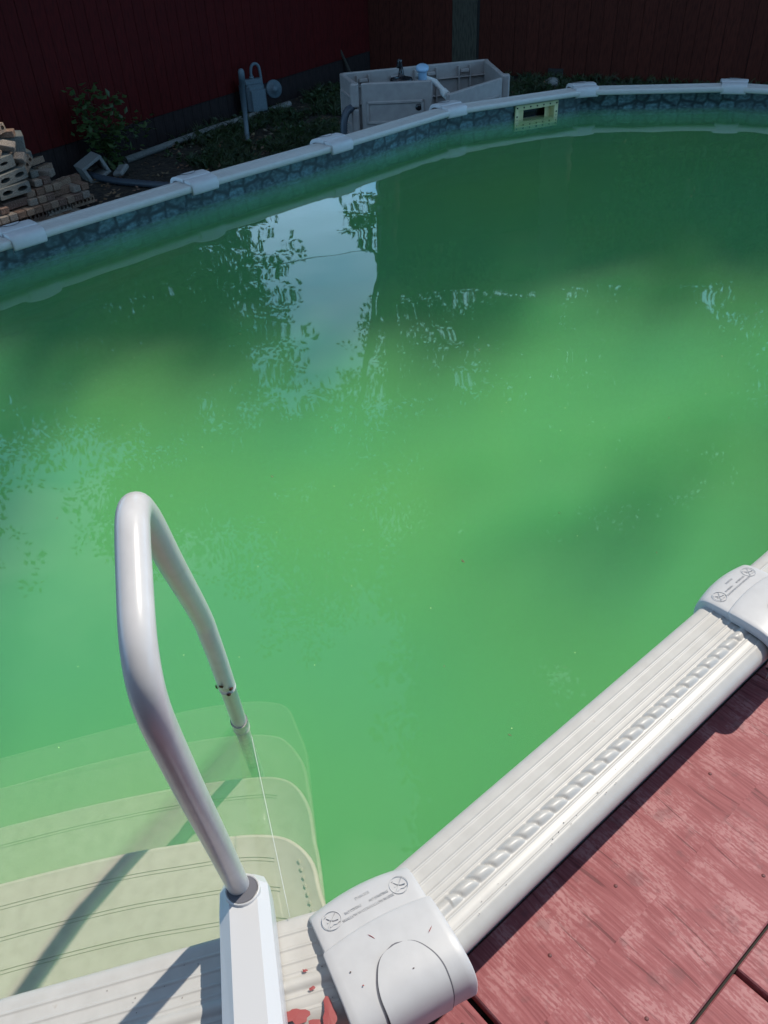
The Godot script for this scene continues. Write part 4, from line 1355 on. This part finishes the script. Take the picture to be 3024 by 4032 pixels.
func build_plants() -> void:
	# shrub on the wall
	var o := thing("leafy_shrub", "leggy green shrub with broad leaves growing against the red wall", "shrub", wallp(-2.34, .35, -G))
	var stems := tool(false)
	var lv := tool()
	var along := Vector3(LD.x, 0, LD.y)
	var out := Vector3(LN.x, 0, LN.y)
	for s in [[-.34, 1.0, .9], [-.1, .98, 1.2], [.33, .84, 1.0], [.55, .5, .5], [-.2, .6, .8], [.1, .55, 1.0], [.78, .44, .35], [.0, .3, .8], [-.3, .75, .7]]:
		var tip: Vector3 = along * float(s[0]) + Vector3(0, s[1], 0) + out * rng.randf_range(-.1, .2)
		var p := smooth_path([Vector3.ZERO, tip * .5 + Vector3(0, .12, 0), tip], 6)
		tube(stems, p, [.008, .007, .006, .005, .004], 5)
		for k in int(62 * float(s[2])):
			var u := pow(rng.randf(), .7)
			var c: Vector3 = p[int(u * (p.size() - 1))] + Vector3(rng.randfn(), rng.randfn(), rng.randfn()) * .075
			var d := Vector3(rng.randfn(), rng.randfn() * .4 - .25, rng.randfn())
			d = (d + out * .8).normalized()
			var sd := d.cross(Vector3(rng.randfn() * .4, 1, rng.randfn() * .4)).normalized()
			leaf(lv, c, d, sd, rng.randf_range(.075, .135), rng.randf_range(.026, .044))
	part("stem", done(stems), M.bark, o)
	var lf: MeshInstance3D = part("leaves", done(lv), M.leaf, o)
	lf.set_meta("kind", "stuff")
	# grass and weeds on the strip
	var gm := tool()
	for i in 9:
		var a := rng.randf() * TAU
		var d := Vector3(cos(a) * .45, 1, sin(a) * .45).normalized()
		var sd := d.cross(Vector3(sin(a), 0.1, cos(a))).normalized()
		var l := rng.randf_range(.06, .16)
		var b := Vector3(cos(a), 0, sin(a)) * .02
		var mid := b + d * l * .6
		var tip := b + d * l + Vector3(cos(a), -.35, sin(a)) * l * .35
		quad(gm, b - sd * .003, b + sd * .003, mid + sd * .004, mid - sd * .004)
		tri(gm, mid - sd * .004, mid + sd * .004, tip)
	var patch := noise(.55, 12, 2)
	scatter("grass", "sparse dark grass growing on the shaded strip", done(gm), M.weed, 3800, func() -> Transform3D:
		for tries in 12:
			var t := rng.randf_range(-1.9, 4.3)
			var d := rng.randf_range(.15, 5.2)
			var p := wallp(t, d, -G)
			if patch.get_noise_2d(p.x, p.z) > -.05 or tries == 11:
				return Transform3D(Basis(Vector3.UP, rng.randf() * TAU).scaled(Vector3.ONE * rng.randf_range(.6, 1.5)), p)
		return Transform3D.IDENTITY, .4)
	scatter("weeds", "low leafy weeds growing among the grass", leaf_cluster(16, .13, .05), M.weed, 620, func() -> Transform3D:
		for tries in 12:
			var t := rng.randf_range(-1.7, 4.2)
			var d := rng.randf_range(.2, 4.4)
			var p := wallp(t, d, -G + .05)
			if patch.get_noise_2d(p.x * 1.7 + 9.0, p.z * 1.7) > .12 or tries == 11:
				return Transform3D(Basis(Vector3.UP, rng.randf() * TAU).scaled(Vector3.ONE * rng.randf_range(.5, 1.3)), p)
		return Transform3D.IDENTITY, .4)
	scatter("fence_grass", "dark weeds along the foot of the red fence", done(gm), M.weed, 420, func() -> Transform3D:
		var t := rng.randf_range(-2.0, 4.5)
		var d := absf(rng.randfn()) * .5 + .05
		return Transform3D(Basis(Vector3.UP, rng.randf() * TAU).scaled(Vector3.ONE * rng.randf_range(.7, 1.6)), Vector3(RW.x + RD.x * t + RN.x * d, 0, RW.y + RD.y * t + RN.y * d)), .4)
	for q in [[Vector3(-1.05, 0, -12.6), .3, "bushy low weed beside the guard pipe on the strip"], [Vector3(-1.72, 0, -13.2), .26, "small weed at the foot of the gas meter"], [Vector3(-2.75, 0, -9.15), .16, "tiny green seedling at the front foot of the bricks"]]:
		var w := thing("weed_plant", q[2], "weed", q[0], "single weeds on the strip")
		var ws := tool()
		for k in 40:
			var a := rng.randf() * TAU
			var d := Vector3(cos(a), rng.randf_range(.1, 1.4), sin(a)).normalized()
			leaf(ws, d * float(q[1]) * rng.randf_range(.2, .8), d, d.cross(Vector3(rng.randfn(), 1, rng.randfn())).normalized(), float(q[1]) * .32, float(q[1]) * .11)
		part("leaves", done(ws), M.weed, w)
